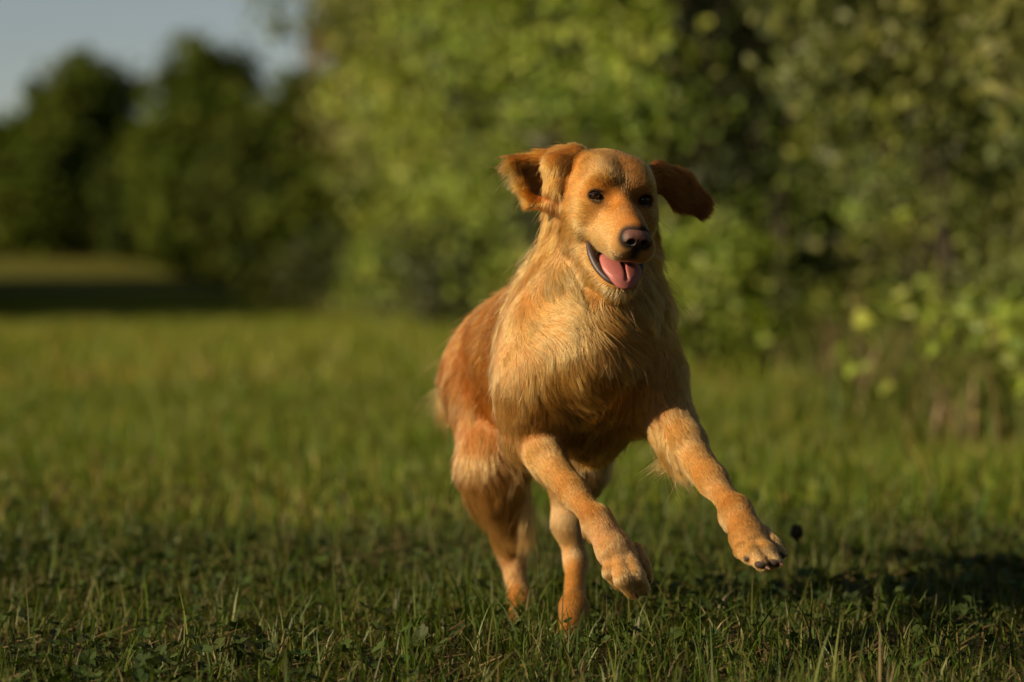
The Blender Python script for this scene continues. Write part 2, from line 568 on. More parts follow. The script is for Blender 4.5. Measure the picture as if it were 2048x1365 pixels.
LIGHT = [[0.2476, 0.3215, 0.0437], [0.2108, 0.2843, 0.0406], [0.2782, 0.313, 0.0562], [0.1589, 0.2369, 0.0374]]
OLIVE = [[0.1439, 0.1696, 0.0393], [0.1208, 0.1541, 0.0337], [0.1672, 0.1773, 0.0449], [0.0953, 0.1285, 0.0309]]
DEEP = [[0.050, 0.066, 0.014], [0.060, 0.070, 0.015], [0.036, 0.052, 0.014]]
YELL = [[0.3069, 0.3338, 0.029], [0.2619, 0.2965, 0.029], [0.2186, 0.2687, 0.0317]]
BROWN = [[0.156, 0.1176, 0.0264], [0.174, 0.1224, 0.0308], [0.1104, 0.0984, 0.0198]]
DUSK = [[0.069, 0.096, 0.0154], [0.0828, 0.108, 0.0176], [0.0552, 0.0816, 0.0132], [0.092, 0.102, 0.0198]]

# the hedge of tall shrubs that runs back from the right
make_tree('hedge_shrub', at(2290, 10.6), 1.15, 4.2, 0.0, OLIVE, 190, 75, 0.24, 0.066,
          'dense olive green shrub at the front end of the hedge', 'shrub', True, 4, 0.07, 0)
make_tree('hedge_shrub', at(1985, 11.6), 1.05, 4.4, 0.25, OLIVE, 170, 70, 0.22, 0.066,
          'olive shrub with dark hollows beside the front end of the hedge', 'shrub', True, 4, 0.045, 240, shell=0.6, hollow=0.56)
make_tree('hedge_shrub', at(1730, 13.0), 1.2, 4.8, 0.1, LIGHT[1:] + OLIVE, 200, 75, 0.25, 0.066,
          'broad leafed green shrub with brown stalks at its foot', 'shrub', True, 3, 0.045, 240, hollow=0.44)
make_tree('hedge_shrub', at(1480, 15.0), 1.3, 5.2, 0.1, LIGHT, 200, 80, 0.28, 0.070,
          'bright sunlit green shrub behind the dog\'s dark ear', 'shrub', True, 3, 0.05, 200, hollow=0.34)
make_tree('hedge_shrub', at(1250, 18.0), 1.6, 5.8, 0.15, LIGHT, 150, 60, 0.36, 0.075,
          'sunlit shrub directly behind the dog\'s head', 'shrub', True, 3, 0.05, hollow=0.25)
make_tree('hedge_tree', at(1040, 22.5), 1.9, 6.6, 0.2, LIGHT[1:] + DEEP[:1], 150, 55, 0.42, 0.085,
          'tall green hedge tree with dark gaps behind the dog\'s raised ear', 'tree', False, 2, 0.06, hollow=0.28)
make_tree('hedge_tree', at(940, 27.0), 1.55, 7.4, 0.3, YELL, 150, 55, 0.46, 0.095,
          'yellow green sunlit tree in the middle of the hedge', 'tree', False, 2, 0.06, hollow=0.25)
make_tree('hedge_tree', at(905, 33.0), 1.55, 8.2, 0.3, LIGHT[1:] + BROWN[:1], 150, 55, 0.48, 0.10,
          'tall light green tree at the far end of the hedge beside open sky', 'tree', False, 2, 0.14)
# unseen shrubs carry the hedge on past the dog, added to cut sky fill
hedge_protos = [o_ for o_ in bpy.data.objects if o_.parent is None and o_.name.startswith('hedge_shrub')]
for (X, Y, s, rz, lab) in ((3.7, 3.4, 1.0, 0.8, 'unseen olive shrub next along from the front end of the hedge'), (4.2, 1.0, 1.05, 2.2, 'unseen green shrub of the hedge level with the dog'),
                           (4.6, -1.6, 1.0, 3.9, 'unseen green shrub of the hedge just past the dog'), (5.0, -4.2, 1.1, 5.1, 'last unseen green shrub of the hedge, beyond the dog')):
    t_ = copy_tree(hedge_protos[0])
    t_.location = (X, Y, float(ground_z(X, Y)) - 0.03)
    t_.rotation_euler = (0, 0, rz)
    t_.scale = (s * 1.15, s * 1.15, s)
    tag(t_, lab, 'shrub')
for (X, Y, s, rz, lab) in ((7.5, -8.0, 1.5, 0.4, 'unseen tall shrub added behind the camera on the right'), (4.4, -11.5, 2.0, 1.9, 'unseen tall leafy tree added behind the camera, right of centre'), (0.6, -13.0, 2.1, 3.1, 'unseen tall leafy tree added straight behind the camera'),
                           (-3.0, -14.5, 2.0, 4.4, 'unseen tall leafy tree added behind the camera on the left'), (9.5, -12.5, 2.2, 5.6, 'unseen tallest leafy tree added behind the camera, far right')):  # unseen trees added behind the camera to block sky fill from there
    t_ = copy_tree(hedge_protos[0])
    t_.location = (X, Y, float(ground_z(X, Y)) - 0.03)
    t_.rotation_euler = (0, 0, rz)
    t_.scale = (s * 1.2, s * 1.2, s)
    tag(t_, lab, 'tree')
# second row closes the hedge
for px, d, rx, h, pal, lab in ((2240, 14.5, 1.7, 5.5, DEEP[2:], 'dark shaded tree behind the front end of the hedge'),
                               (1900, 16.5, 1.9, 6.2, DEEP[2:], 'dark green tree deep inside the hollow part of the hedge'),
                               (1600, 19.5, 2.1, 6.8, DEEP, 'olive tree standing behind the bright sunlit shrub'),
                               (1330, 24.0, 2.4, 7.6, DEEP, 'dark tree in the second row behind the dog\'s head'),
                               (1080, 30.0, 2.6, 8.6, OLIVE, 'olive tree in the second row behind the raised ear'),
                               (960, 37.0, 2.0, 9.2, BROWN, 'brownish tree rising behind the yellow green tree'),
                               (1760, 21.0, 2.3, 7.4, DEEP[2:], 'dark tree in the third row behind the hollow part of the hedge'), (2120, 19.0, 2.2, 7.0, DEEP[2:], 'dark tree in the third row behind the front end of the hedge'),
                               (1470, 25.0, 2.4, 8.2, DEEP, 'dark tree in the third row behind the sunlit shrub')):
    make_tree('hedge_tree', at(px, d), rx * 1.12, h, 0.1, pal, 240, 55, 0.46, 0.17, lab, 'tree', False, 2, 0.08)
# low bushes along the foot of the hedge
for px, d, rx, h, pal, lab in ((650, 36.0, 0.95, 1.30, DEEP, 'low round dark bush at the far end of the hedge'),
                               (800, 28.0, 0.80, 1.15, LIGHT, 'low light green bush under the yellow green tree'),
                               (925, 23.5, 0.70, 1.20, DEEP, 'low dark bush beside the dog\'s back'),
                               (1400, 13.8, 0.50, 0.85, LIGHT, 'small leafy bush at the hedge foot behind the dog\'s shoulder')):
    make_tree('bush', at(px, d), rx, h, 0.0, pal, 60, 45, 0.24, 0.075, lab, 'bush', False, 4, 0.04)

# tall trees across the field on the left
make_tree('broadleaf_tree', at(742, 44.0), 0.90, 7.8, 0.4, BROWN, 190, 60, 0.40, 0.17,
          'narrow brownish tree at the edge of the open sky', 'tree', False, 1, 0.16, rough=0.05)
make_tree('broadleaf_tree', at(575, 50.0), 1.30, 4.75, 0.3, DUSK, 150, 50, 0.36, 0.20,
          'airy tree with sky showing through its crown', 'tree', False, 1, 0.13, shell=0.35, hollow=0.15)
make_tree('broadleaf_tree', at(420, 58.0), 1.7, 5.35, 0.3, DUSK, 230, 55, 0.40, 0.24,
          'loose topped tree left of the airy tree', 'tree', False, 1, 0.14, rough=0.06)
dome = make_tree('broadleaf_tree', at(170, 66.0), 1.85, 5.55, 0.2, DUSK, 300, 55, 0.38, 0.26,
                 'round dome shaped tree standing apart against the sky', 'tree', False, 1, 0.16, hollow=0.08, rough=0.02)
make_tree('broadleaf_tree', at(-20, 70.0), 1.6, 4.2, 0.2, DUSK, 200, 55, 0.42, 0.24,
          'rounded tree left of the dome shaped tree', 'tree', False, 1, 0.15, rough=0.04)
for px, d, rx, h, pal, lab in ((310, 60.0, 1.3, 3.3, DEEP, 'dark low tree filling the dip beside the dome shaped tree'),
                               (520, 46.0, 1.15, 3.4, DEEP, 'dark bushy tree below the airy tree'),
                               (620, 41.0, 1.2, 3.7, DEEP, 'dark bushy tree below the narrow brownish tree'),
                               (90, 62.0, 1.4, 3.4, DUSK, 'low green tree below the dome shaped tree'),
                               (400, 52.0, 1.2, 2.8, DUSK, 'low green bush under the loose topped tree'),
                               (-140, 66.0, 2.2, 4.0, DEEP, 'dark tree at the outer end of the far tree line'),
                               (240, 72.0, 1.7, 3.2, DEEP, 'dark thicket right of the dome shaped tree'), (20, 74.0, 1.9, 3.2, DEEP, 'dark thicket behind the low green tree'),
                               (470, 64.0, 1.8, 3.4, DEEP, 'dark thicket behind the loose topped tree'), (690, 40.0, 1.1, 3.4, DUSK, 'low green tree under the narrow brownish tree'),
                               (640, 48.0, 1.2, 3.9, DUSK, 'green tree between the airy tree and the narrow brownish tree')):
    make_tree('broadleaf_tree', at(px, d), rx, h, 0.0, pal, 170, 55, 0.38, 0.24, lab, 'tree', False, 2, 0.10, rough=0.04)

# trees standing in the field to the left: their shade falls across the grass
for X, Y, s in [(-9.4 - 0.27 * q_, 24.6 + 1.8 * q_, 0.66 + 0.08 * ((q_ * 7) % 4)) for q_ in range(12)]:
    t_ = copy_tree(dome)
    t_.location = (X, Y, float(ground_z(X, Y)) - 0.03)
    t_.rotation_euler = (0, 0, X * 1.7)
    t_.scale = (s, s, 0.50 + 0.1 * (s - 0.66))
    tag(t_, 'round tree of the row that shades the left of the field', 'tree', 'trees shading the field')

# rough verge at the hedge foot
k = 9000
u_ = rng.uniform(0, 1, k) ** 1.4
dd = 9.0 + 26 * u_
base_px = 2200 - (dd - 9.0) / 26 * 1480
xx = (base_px - 1024) / FPX * dd + rng.normal(0, 0.35, k) - 0.25 - 0.5 * u_
yy = dd - D0 + rng.normal(0, 0.5, k) - 0.6
sel = rng.random(k) < 1.0
blades('verge_grass', xx, yy, rng.gamma(6, 0.045, k), rng.uniform(0.008, 0.02, k), 0.45, 0.22, 2, 'tall rough grass along the foot of the hedge')
kk = 2600
u_ = rng.uniform(0, 1, kk) ** 1.5
dd = 9.0 + 14 * u_
xx = (2200 - (dd - 9.0) / 26 * 1480 - 1024) / FPX * dd + rng.normal(0, 0.3, kk) - 0.1
yy = dd - D0 + rng.normal(0, 0.4, kk) - 0.4
pp = np.stack([xx, yy, ground_z(xx, yy) + rng.uniform(0.02, 0.5, kk) ** 1.0], -1)
weeds = link('verge_weeds', leaves_mesh('verge_weeds', pp, rng.uniform(0.05, 0.10, kk), np.array(LIGHT)[rng.integers(0, 4, kk)] * rng.uniform(0.7, 1.2, (kk, 1)), True), M_leaf)
tag(weeds, 'leafy weeds growing among the rough grass at the hedge foot', 'weeds', kind='stuff')
M_stalk = mat_plain('dry_stalk', (0.13, 0.075, 0.035), 0.8, var=0.3)
for px, d, h, lab in ((1712, 10.6, 0.52, 'tall reddish brown dry stalk at the hedge foot'), (1660, 10.9, 0.36, 'short leaning tan dry stalk at the hedge foot'),
                      (1985, 9.6, 0.40, 'brown dry stalk below the dark hollows of the hedge')):
    X, Y = at(px, d)
    z0 = float(ground_z(X, Y)) - 0.02
    v_, f_ = tube([[0, 0, 0], [0.012, 0.01, h * 0.4], [-0.01, 0.0, h * 0.75], [0.025, -0.01, h]], [0.007, 0.006, 0.005, 0.002], 6)
    vs2, fs2, off = [v_], [f_], len(v_)
    for j in range(7):
        z = h * (0.35 + 0.09 * j); a_ = j * 2.4
        v_, f_ = tube([[0, 0, z], [0.04 * math.cos(a_), 0.04 * math.sin(a_), z + 0.05], [0.06 * math.cos(a_), 0.06 * math.sin(a_), z + 0.10]], [0.003, 0.004, 0.001], 5)
        vs2.append(v_); fs2.append(f_ + off); off += len(v_)
    s_ = link('dry_stalk', mesh_np('dry_stalk', np.concatenate(vs2), np.concatenate(fs2), smooth=True), M_stalk)
    s_.location = (X, Y, z0)
    tag(s_, lab, 'stalk')
# ----------------------------------------------------------------- the dog
# implicit body: tapered capsules and ellipsoids blended, then meshed as one continuous surface
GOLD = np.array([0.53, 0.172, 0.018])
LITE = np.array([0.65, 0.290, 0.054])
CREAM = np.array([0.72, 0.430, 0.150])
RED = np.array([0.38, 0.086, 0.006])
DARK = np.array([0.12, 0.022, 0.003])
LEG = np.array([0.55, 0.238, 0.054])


def cap(a, b, ra, rb, k=0.03, d=None, L=0.03, lift=0.25, c=GOLD, flat=None, geo=True, cl=0.6):
    return dict(t='cap', a=np.array(a), b=np.array(b), ra=ra, rb=rb, k=k, d=d, L=L, lift=lift, c=c, flat=flat, geo=geo, cl=cl)


def ell(cen, r, R=None, k=0.03, d=None, L=0.03, lift=0.25, c=GOLD, geo=True, cl=0.6):
    return dict(t='ell', cen=np.array(cen), r=np.array(r, float), R=np.eye(3) if R is None else R, k=k, d=d, L=L, lift=lift, c=c, geo=geo, cl=cl)


def spot(cen, r, d, L, c, lift=0.25, cl=0.6):
    """grooming only: no volume of its own"""
    return ell(cen, (r, r, r), d=d, L=L, lift=lift, c=c, geo=False, cl=cl)


def sdf(p, X):
    if p['t'] == 'cap':
        ab = p['b'] - p['a']
        h = np.clip(((X - p['a']) @ ab) / max(ab @ ab, 1e-12), 0, 1)
        dv = X - p['a'] - h[..., None] * ab
        if p['flat'] is not None:
            fv, s = p['flat']
            comp = dv @ fv
            dv = dv + (comp * (s - 1))[..., None] * fv
            return (np.linalg.norm(dv, axis=-1) - (p['ra'] + h * (p['rb'] - p['ra']))) / (1 + 0.35 * (s - 1))
        return np.linalg.norm(dv, axis=-1) - (p['ra'] + h * (p['rb'] - p['ra']))
    q = (X - p['cen']) @ p['R'].T
    k0 = np.linalg.norm(q / p['r'], axis=-1)
    k1 = np.linalg.norm(q / p['r'] ** 2, axis=-1)
    return k0 * (k0 - 1.0) / np.maximum(k1, 1e-6)


def bbox(p, mgn):
    if p['t'] == 'cap':
        r = max(p['ra'], p['rb']) + mgn
        return np.minimum(p['a'], p['b']) - r, np.maximum(p['a'], p['b']) + r
    r = p['r'].max() + mgn
    return p['cen'] - r, p['cen'] + r


def field(prims, xs, ys, zs, cuts=()):
    F = np.full((len(xs), len(ys), len(zs)), 0.08, np.float32)
    for p, cut in [(p, False) for p in prims if p['geo']] + [(p, True) for p in cuts]:
        lo, hi = bbox(p, 0.07)
        i0, i1 = np.searchsorted(xs, lo[0]), np.searchsorted(xs, hi[0])
        j0, j1 = np.searchsorted(ys, lo[1]), np.searchsorted(ys, hi[1])
        k0, k1 = np.searchsorted(zs, lo[2]), np.searchsorted(zs, hi[2])
        if i1 <= i0 or j1 <= j0 or k1 <= k0: continue
        G = np.stack(np.meshgrid(xs[i0:i1], ys[j0:j1], zs[k0:k1], indexing='ij'), -1)
        d = sdf(p, G).astype(np.float32)
        s = F[i0:i1, j0:j1, k0:k1]
        k = p['k']
        if cut:
            h = np.maximum(k - np.abs(s + d), 0) / k
            F[i0:i1, j0:j1, k0:k1] = np.maximum(s, -d) + h * h * k * 0.25
        else:
            h = np.maximum(k - np.abs(s - d), 0) / k
            F[i0:i1, j0:j1, k0:k1] = np.minimum(s, d) - h * h * k * 0.25
    return F


def surface_nets(F, xs, ys, zs):
    S = F < 0
    c = np.zeros(tuple(np.array(F.shape) - 1), np.int8)
    offs = [(a, b, d) for a in (0, 1) for b in (0, 1) for d in (0, 1)]
    for a, b, d in offs:
        c += S[a:a + c.shape[0], b:b + c.shape[1], d:d + c.shape[2]]
    act = (c > 0) & (c < 8)
    ci, cj, ck = np.nonzero(act)
    idx = np.full(act.shape, -1, np.int64)
    idx[act] = np.arange(len(ci))
    acc = np.zeros((len(ci), 3)); cnt = np.zeros(len(ci))
    for a in offs:
        for ax in range(3):
            if a[ax]: continue
            b = list(a); b[ax] = 1
            fa = F[ci + a[0], cj + a[1], ck + a[2]]; fb = F[ci + b[0], cj + b[1], ck + b[2]]
            m_ = (fa < 0) != (fb < 0)
            t = np.where(m_, fa / np.where(m_, fa - fb, 1), 0)
            pa = np.stack([xs[ci + a[0]], ys[cj + a[1]], zs[ck + a[2]]], -1)
            pb = np.stack([xs[ci + b[0]], ys[cj + b[1]], zs[ck + b[2]]], -1)
            acc += np.where(m_[:, None], pa + (pb - pa) * t[:, None], 0)
            cnt += m_
    v = acc / cnt[:, None]
    faces = []
    for ax in range(3):
        sl0 = [slice(1, -1)] * 3; sl1 = [slice(1, -1)] * 3
        sl0[ax] = slice(0, -1); sl1[ax] = slice(1, None)
        A = S[tuple(sl0)]; B = S[tuple(sl1)]
        w = np.argwhere(A != B)
        st = A[tuple(w.T)]
        o1, o2 = [(1, 2), (2, 0), (0, 1)][ax]
        g = w + 1
        g[:, ax] -= 1
        def cell(d1, d2):
            q = g.copy(); q[:, o1] += d1; q[:, o2] += d2
            return idx[q[:, 0], q[:, 1], q[:, 2]]
        q4 = np.stack([cell(-1, -1), cell(0, -1), cell(0, 0), cell(-1, 0)], -1)
        q4[~st] = q4[~st][:, ::-1]
        faces.append(q4)
    return v, np.concatenate(faces)


def blob(prims, step, cuts=(), pad=0.01):
    lo = np.min([bbox(p, pad)[0] for p in prims if p['geo']], 0); hi = np.max([bbox(p, pad)[1] for p in prims if p['geo']], 0)
    ax = [np.arange(lo[i], hi[i] + step, step) for i in range(3)]
    return surface_nets(field(prims, *ax, cuts), *ax)


# --- head frame: u to the picture's right, f where the dog looks, v up
psi, the, rho = math.radians(17), math.radians(12), math.radians(5)
Hf = np.array([math.sin(psi) * math.cos(the), -math.cos(psi) * math.cos(the), -math.sin(the)])
r0 = np.array([math.cos(psi), math.sin(psi), 0]); v0 = np.cross(Hf, r0)
Hr = r0 * math.cos(rho) - v0 * math.sin(rho)
Hv = v0 * math.cos(rho) + r0 * math.sin(rho)
HR = np.stack([Hr, Hf, Hv])
HO = P(1240, 396, 0.0)


def H(u, f, v):
    return HO + Hr * u + Hf * f + Hv * v


def hd(u, f, v):
    d = Hr * u + Hf * f + Hv * v
    return d / np.linalg.norm(d)


EARF = unit(np.array([0.15, 1.0, 0.0]))
down = V(0, 1)
prims = []
A = prims.append
# torso
A(ell(P(1168, 700, 0.13), (0.114, 0.16, 0.118), k=0.05, d=V(0.10, 1, 0.15), L=0.028, lift=0.12, c=LITE * 0.5 + GOLD * 0.5))
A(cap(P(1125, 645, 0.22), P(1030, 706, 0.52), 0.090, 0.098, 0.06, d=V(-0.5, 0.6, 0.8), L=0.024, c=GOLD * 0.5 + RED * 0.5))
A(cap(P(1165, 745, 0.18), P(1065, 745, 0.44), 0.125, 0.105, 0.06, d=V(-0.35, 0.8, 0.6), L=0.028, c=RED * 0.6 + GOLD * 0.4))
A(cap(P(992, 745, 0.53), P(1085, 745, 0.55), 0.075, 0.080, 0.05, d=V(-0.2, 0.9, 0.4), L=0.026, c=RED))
A(ell(P(1186, 845, 0.20), (0.046, 0.10, 0.062), k=0.025, d=V(0.1, 1, 0.3), L=0.026, lift=0.2, c=GOLD))
# shoulders and upper arms
A(ell(P(1074, 725, 0.10), (0.056, 0.080, 0.112), k=0.05, d=V(-0.05, 1, 0.1), L=0.020, lift=0.13, c=LITE * 0.6 + GOLD * 0.4))
A(ell(P(1294, 738, 0.11), (0.050, 0.080, 0.088), k=0.05, d=V(0.15, 1, 0.1), L=0.020, lift=0.13, c=GOLD))
A(cap(P(1066, 770, 0.08), P(1058, 865, 0.10), 0.058, 0.044, 0.04, L=0.017, lift=0.14, c=LEG))
A(cap(P(1308, 765, 0.09), P(1340, 838, 0.06), 0.052, 0.036, 0.03, L=0.017, lift=0.14, c=LEG * 0.5 + GOLD * 0.5))
# neck
A(cap(P(1196, 450, 0.11), P(1182, 590, 0.13), 0.084, 0.090, 0.05, d=V(-0.10, 1, 0.25), L=0.034, lift=0.2, c=GOLD))
A(cap(P(1182, 590, 0.13), P(1152, 655, 0.2), 0.090, 0.088, 0.05, d=V(-0.2, 1, 0.4), L=0.034, lift=0.18, c=GOLD))
A(ell(P(1208, 612, 0.07), (0.070, 0.068, 0.052), k=0.05, d=V(0.12, 1, -0.1), L=0.036, lift=0.18, c=LITE))
# front leg on the picture's left
FL = [P(1060, 872, 0.10), P(1128, 960, 0.01), P(1192, 1040, -0.08), P(1228, 1098, -0.105), P(1244, 1122, -0.110)]
A(cap(FL[0], FL[0] * 0.55 + FL[1] * 0.45, 0.034, 0.0275, 0.02, L=0.009, lift=0.14, c=LEG))
A(cap(FL[0] * 0.55 + FL[1] * 0.45, FL[1] * 0.7 + FL[2] * 0.3, 0.0275, 0.0195, 0.02, L=0.008, lift=0.14, c=LEG))
A(cap(FL[1] * 0.7 + FL[2] * 0.3, FL[2], 0.0195, 0.0178, 0.02, L=0.007, lift=0.14, c=LEG))
A(cap(P(1198, 1036, -0.092), P(1208, 1052, -0.10), 0.0135, 0.0145, 0.018, L=0.008, lift=0.15, c=LEG * 0.7 + RED * 0.3))
A(cap(P(1176, 1062, -0.070), P(1184, 1070, -0.072), 0.0075, 0.0070, 0.012, d=V(0.2, 1, 0.2), L=0.016, lift=0.3, c=LEG, cl=0.85))
A(cap(FL[2], FL[3], 0.0178, 0.0225, 0.02, L=0.008, lift=0.14, c=LEG * 0.8 + RED * 0.2))
A(cap(FL[3], FL[4], 0.0240, 0.0240, 0.02, L=0.009, lift=0.14, c=LEG))
for a, b_, e_, r in (((1222, 1112, -0.108), (1222, 1142, -0.128), (1238, 1166, -0.122), 0.0125), ((1238, 1120, -0.125), (1246, 1156, -0.148), (1264, 1182, -0.140), 0.0138),
                     ((1258, 1116, -0.122), (1270, 1150, -0.142), (1285, 1176, -0.134), 0.0136), ((1270, 1100, -0.095), (1284, 1130, -0.105), (1293, 1152, -0.100), 0.0122)):
    A(cap(P(*a), P(*b_), 0.0115, r, 0.0045, L=0.007, lift=0.15, c=LEG * 0.6 + CREAM * 0.35, cl=0.7))
    A(cap(P(*b_), P(*e_), r, r * 0.80, 0.004, L=0.008, lift=0.15, c=LEG * 0.5 + CREAM * 0.5, cl=0.7))
# front leg on the picture's right
FR = [P(1342, 842, 0.065), P(1405, 935, -0.02), P(1470, 1022, -0.10), P(1496, 1074, -0.14), P(1508, 1092, -0.16)]
A(cap(FR[0], FR[0] * 0.55 + FR[1] * 0.45, 0.033, 0.0280, 0.02, L=0.009, lift=0.14, c=LEG))
A(cap(FR[0] * 0.55 + FR[1] * 0.45, FR[1] * 0.7 + FR[2] * 0.3, 0.0280, 0.0205, 0.02, L=0.008, lift=0.14, c=LEG))
A(cap(FR[1] * 0.7 + FR[2] * 0.3, FR[2], 0.0205, 0.0178, 0.02, L=0.007, lift=0.14, c=LEG))
A(cap(P(1478, 1012, -0.108), P(1486, 1030, -0.118), 0.0125, 0.0130, 0.018, L=0.008, lift=0.15, c=LEG))
A(cap(P(1452, 1036, -0.095), P(1458, 1046, -0.100), 0.0080, 0.0075, 0.012, d=V(-0.4, 1, 0.2), L=0.014, lift=0.3, c=LEG * 0.5 + CREAM * 0.5, cl=0.85))
A(cap(FR[2], FR[3], 0.0178, 0.0225, 0.02, L=0.008, lift=0.14, c=LEG))
A(cap(FR[3], FR[4], 0.0240, 0.0235, 0.02, L=0.008, lift=0.14, c=LEG))
for a, b_, e_, r in (((1484, 1084, -0.150), (1484, 1100, -0.172), (1496, 1114, -0.190), 0.0122), ((1498, 1088, -0.165), (1506, 1108, -0.190), (1522, 1126, -0.204), 0.0135),
                     ((1518, 1082, -0.165), (1532, 1102, -0.188), (1548, 1122, -0.198), 0.0135), ((1526, 1066, -0.140), (1544, 1088, -0.160), (1559, 1106, -0.172), 0.0120)):
    A(cap(P(*a), P(*b_), 0.0112, r, 0.0045, L=0.007, lift=0.15, c=LEG * 0.6 + CREAM * 0.35, cl=0.7))
    A(cap(P(*b_), P(*e_), r, r * 0.82, 0.004, L=0.008, lift=0.15, c=LEG * 0.5 + CREAM * 0.5, cl=0.7))
# hind leg on the picture's left
A(cap(P(990, 770, 0.52), P(984, 925, 0.43), 0.082, 0.054, 0.05, d=V(0.05, 1, 0.1), L=0.035, lift=0.18, c=RED * 0.5 + LEG * 0.5))
A(cap(P(988, 930, 0.42), P(1022, 1095, 0.53), 0.053, 0.021, 0.04, d=V(0.1, 1, 0.2), L=0.04, lift=0.2, c=LEG))
A(cap(P(1022, 1095, 0.53), P(1040, 1205, 0.50), 0.021, 0.0185, 0.02, L=0.010, lift=0.15, c=LEG * 0.7 + RED * 0.3))
A(cap(P(1040, 1205, 0.50), P(1044, 1226, 0.45), 0.025, 0.024, 0.02, L=0.008, lift=0.1, c=LEG))
# hind leg on the picture's right
A(cap(P(1090, 770, 0.52), P(1155, 925, 0.36), 0.080, 0.052, 0.05, d=V(0.1, 1, 0.1), L=0.03, lift=0.18, c=LEG))
A(cap(P(1150, 935, 0.36), P(1138, 1045, 0.35), 0.046, 0.027, 0.03, L=0.012, lift=0.12, c=LEG * 0.6 + CREAM * 0.4))
A(cap(P(1138, 1045, 0.35), P(1152, 1125, 0.34), 0.026, 0.0165, 0.02, L=0.008, lift=0.1, c=LEG * 0.5 + CREAM * 0.5))
A(cap(P(1152, 1125, 0.34), P(1148, 1215, 0.25), 0.0165, 0.0185, 0.02, L=0.007, lift=0.1, c=LEG))
A(cap(P(1148, 1215, 0.25), P(1138, 1278, 0.19), 0.021, 0.021, 0.02, L=0.008, lift=0.12, c=LEG))
# tail, hanging back behind the rump
TL = [P(1030, 690, 0.62), P(985, 690, 0.74), P(935, 740, 0.86), P(905, 800, 0.95)]
for a, b_, ra, rb in zip(TL[:-1], TL[1:], (0.035, 0.026, 0.018), (0.026, 0.018, 0.010)):
    A(cap(a, b_, ra, rb, 0.03, d=V(-0.3, 1, 0.4), L=0.07, lift=0.3, c=GOLD))
# head
A(ell(H(0, -0.064, 0.005), (0.073, 0.078, 0.058), HR, k=0.02, d=hd(0, -1, 0.2), L=0.011, lift=0.12, c=GOLD * 0.55 + LITE * 0.45))
for s in (-1, 1):
    A(ell(H(s * 0.030, -0.012, 0.023), (0.024, 0.022, 0.017), HR, k=0.018, d=hd(s * 0.5, -0.5, 0.8), L=0.007, lift=0.15, c=GOLD * 0.7 + LITE * 0.3))
    A(ell(H(s * 0.044, -0.030, -0.036), (0.030, 0.046, 0.042), HR, k=0.028, d=hd(s * 0.5, -0.8, -0.25), L=0.011, lift=0.15, c=LITE))
    A(cap(H(s * 0.021, 0.016, -0.056), H(s * 0.0175, 0.0745, -0.063), 0.0250, 0.0215, 0.014, d=hd(s * 0.55, -0.6, -0.5), L=0.006, lift=0.15, c=CREAM * 0.85 + LITE * 0.15))
    A(cap(H(s * 0.036, -0.035, -0.085), H(s * 0.015, 0.048, -0.123), 0.020, 0.012, 0.02, d=hd(s * 0.3, -0.8, -0.5), L=0.010, lift=0.2, c=LITE))
A(cap(H(0, -0.014, -0.008), H(0, 0.084, -0.0365), 0.0265, 0.0165, 0.016, d=hd(0, -1, 0.35), L=0.006, lift=0.12, c=GOLD * 0.8 + RED * 0.2))
A(cap(H(0, 0.0, -0.036), H(0, 0.072, -0.052), 0.036, 0.026, 0.018, d=hd(0, -1, 0), L=0.006, lift=0.12, c=LITE))
A(ell(H(0, 0.050, -0.128), (0.020, 0.018, 0.014), HR, k=0.02, d=hd(0, -0.35, -0.9), L=0.018, lift=0.22, c=CREAM * 0.5 + LITE * 0.4, cl=0.8))
A(ell(H(0, -0.005, -0.118), (0.034, 0.05, 0.022), HR, k=0.03, d=hd(0, -0.5, -0.8), L=0.022, lift=0.25, c=LITE))
for s in (-1, 1):      # coat markings of the face
    A(spot(H(s * 0.036, 0.006, -0.026), 0.012, hd(s * 0.6, -0.7, -0.2), 0.006, CREAM * 0.4 + LITE * 0.6, 0.14))
    A(spot(H(s * 0.020, 0.020, -0.020), 0.008, hd(s * 0.3, -0.9, -0.1), 0.005, GOLD * 0.5 + RED * 0.5, 0.12))
    A(spot(H(s * 0.034, -0.004, 0.040), 0.012, hd(s * 0.4, -0.6, 0.7), 0.008, CREAM * 0.25 + LITE * 0.75, 0.14))
    A(spot(H(s * 0.062, -0.020, 0.004), 0.010, hd(s * 0.4, -0.9, 0.0), 0.009, GOLD, 0.14))
for s in (-1, 1):
    A(ell(H(s * 0.027, -0.036, 0.0345), (0.026, 0.032, 0.022), HR, k=0.014, d=hd(s * 0.2, -0.9, 0.4), L=0.009, lift=0.15, c=LITE * 0.6 + GOLD * 0.4))
A(spot(H(0, -0.006, 0.036), 0.006, hd(0, -0.7, 0.7), 0.007, GOLD * 0.4 + RED * 0.6, 0.14))  # redder fur paints in the soft shade of the forehead groove
# ear flung out, cupped open, on the picture's left
A(cap(P(1152, 312, 0.050), P(1118, 332, 0.042), 0.018, 0.021, 0.015, d=V(-0.5, 0.9), L=0.016, lift=0.2, c=LITE * 0.6 + GOLD * 0.4))
A(cap(P(1116, 338, 0.040), P(1116, 378, 0.035), 0.021, 0.018, 0.015, d=V(-0.1, 1), L=0.016, lift=0.2, c=GOLD))
A(cap(P(1116, 378, 0.035), P(1130, 408, 0.030), 0.018, 0.010, 0.015, d=V(0.2, 1), L=0.014, lift=0.2, c=GOLD * 0.6 + RED * 0.4))
A(cap(P(1130, 312, 0.065), P(1085, 318, 0.072), 0.016, 0.011, 0.012, d=V(-1, 0.05), L=0.020, lift=0.2, c=GOLD))
A(cap(P(1085, 318, 0.072), P(1024, 322, 0.062), 0.011, 0.006, 0.012, d=V(-1, -0.12), L=0.024, lift=0.2, c=GOLD))
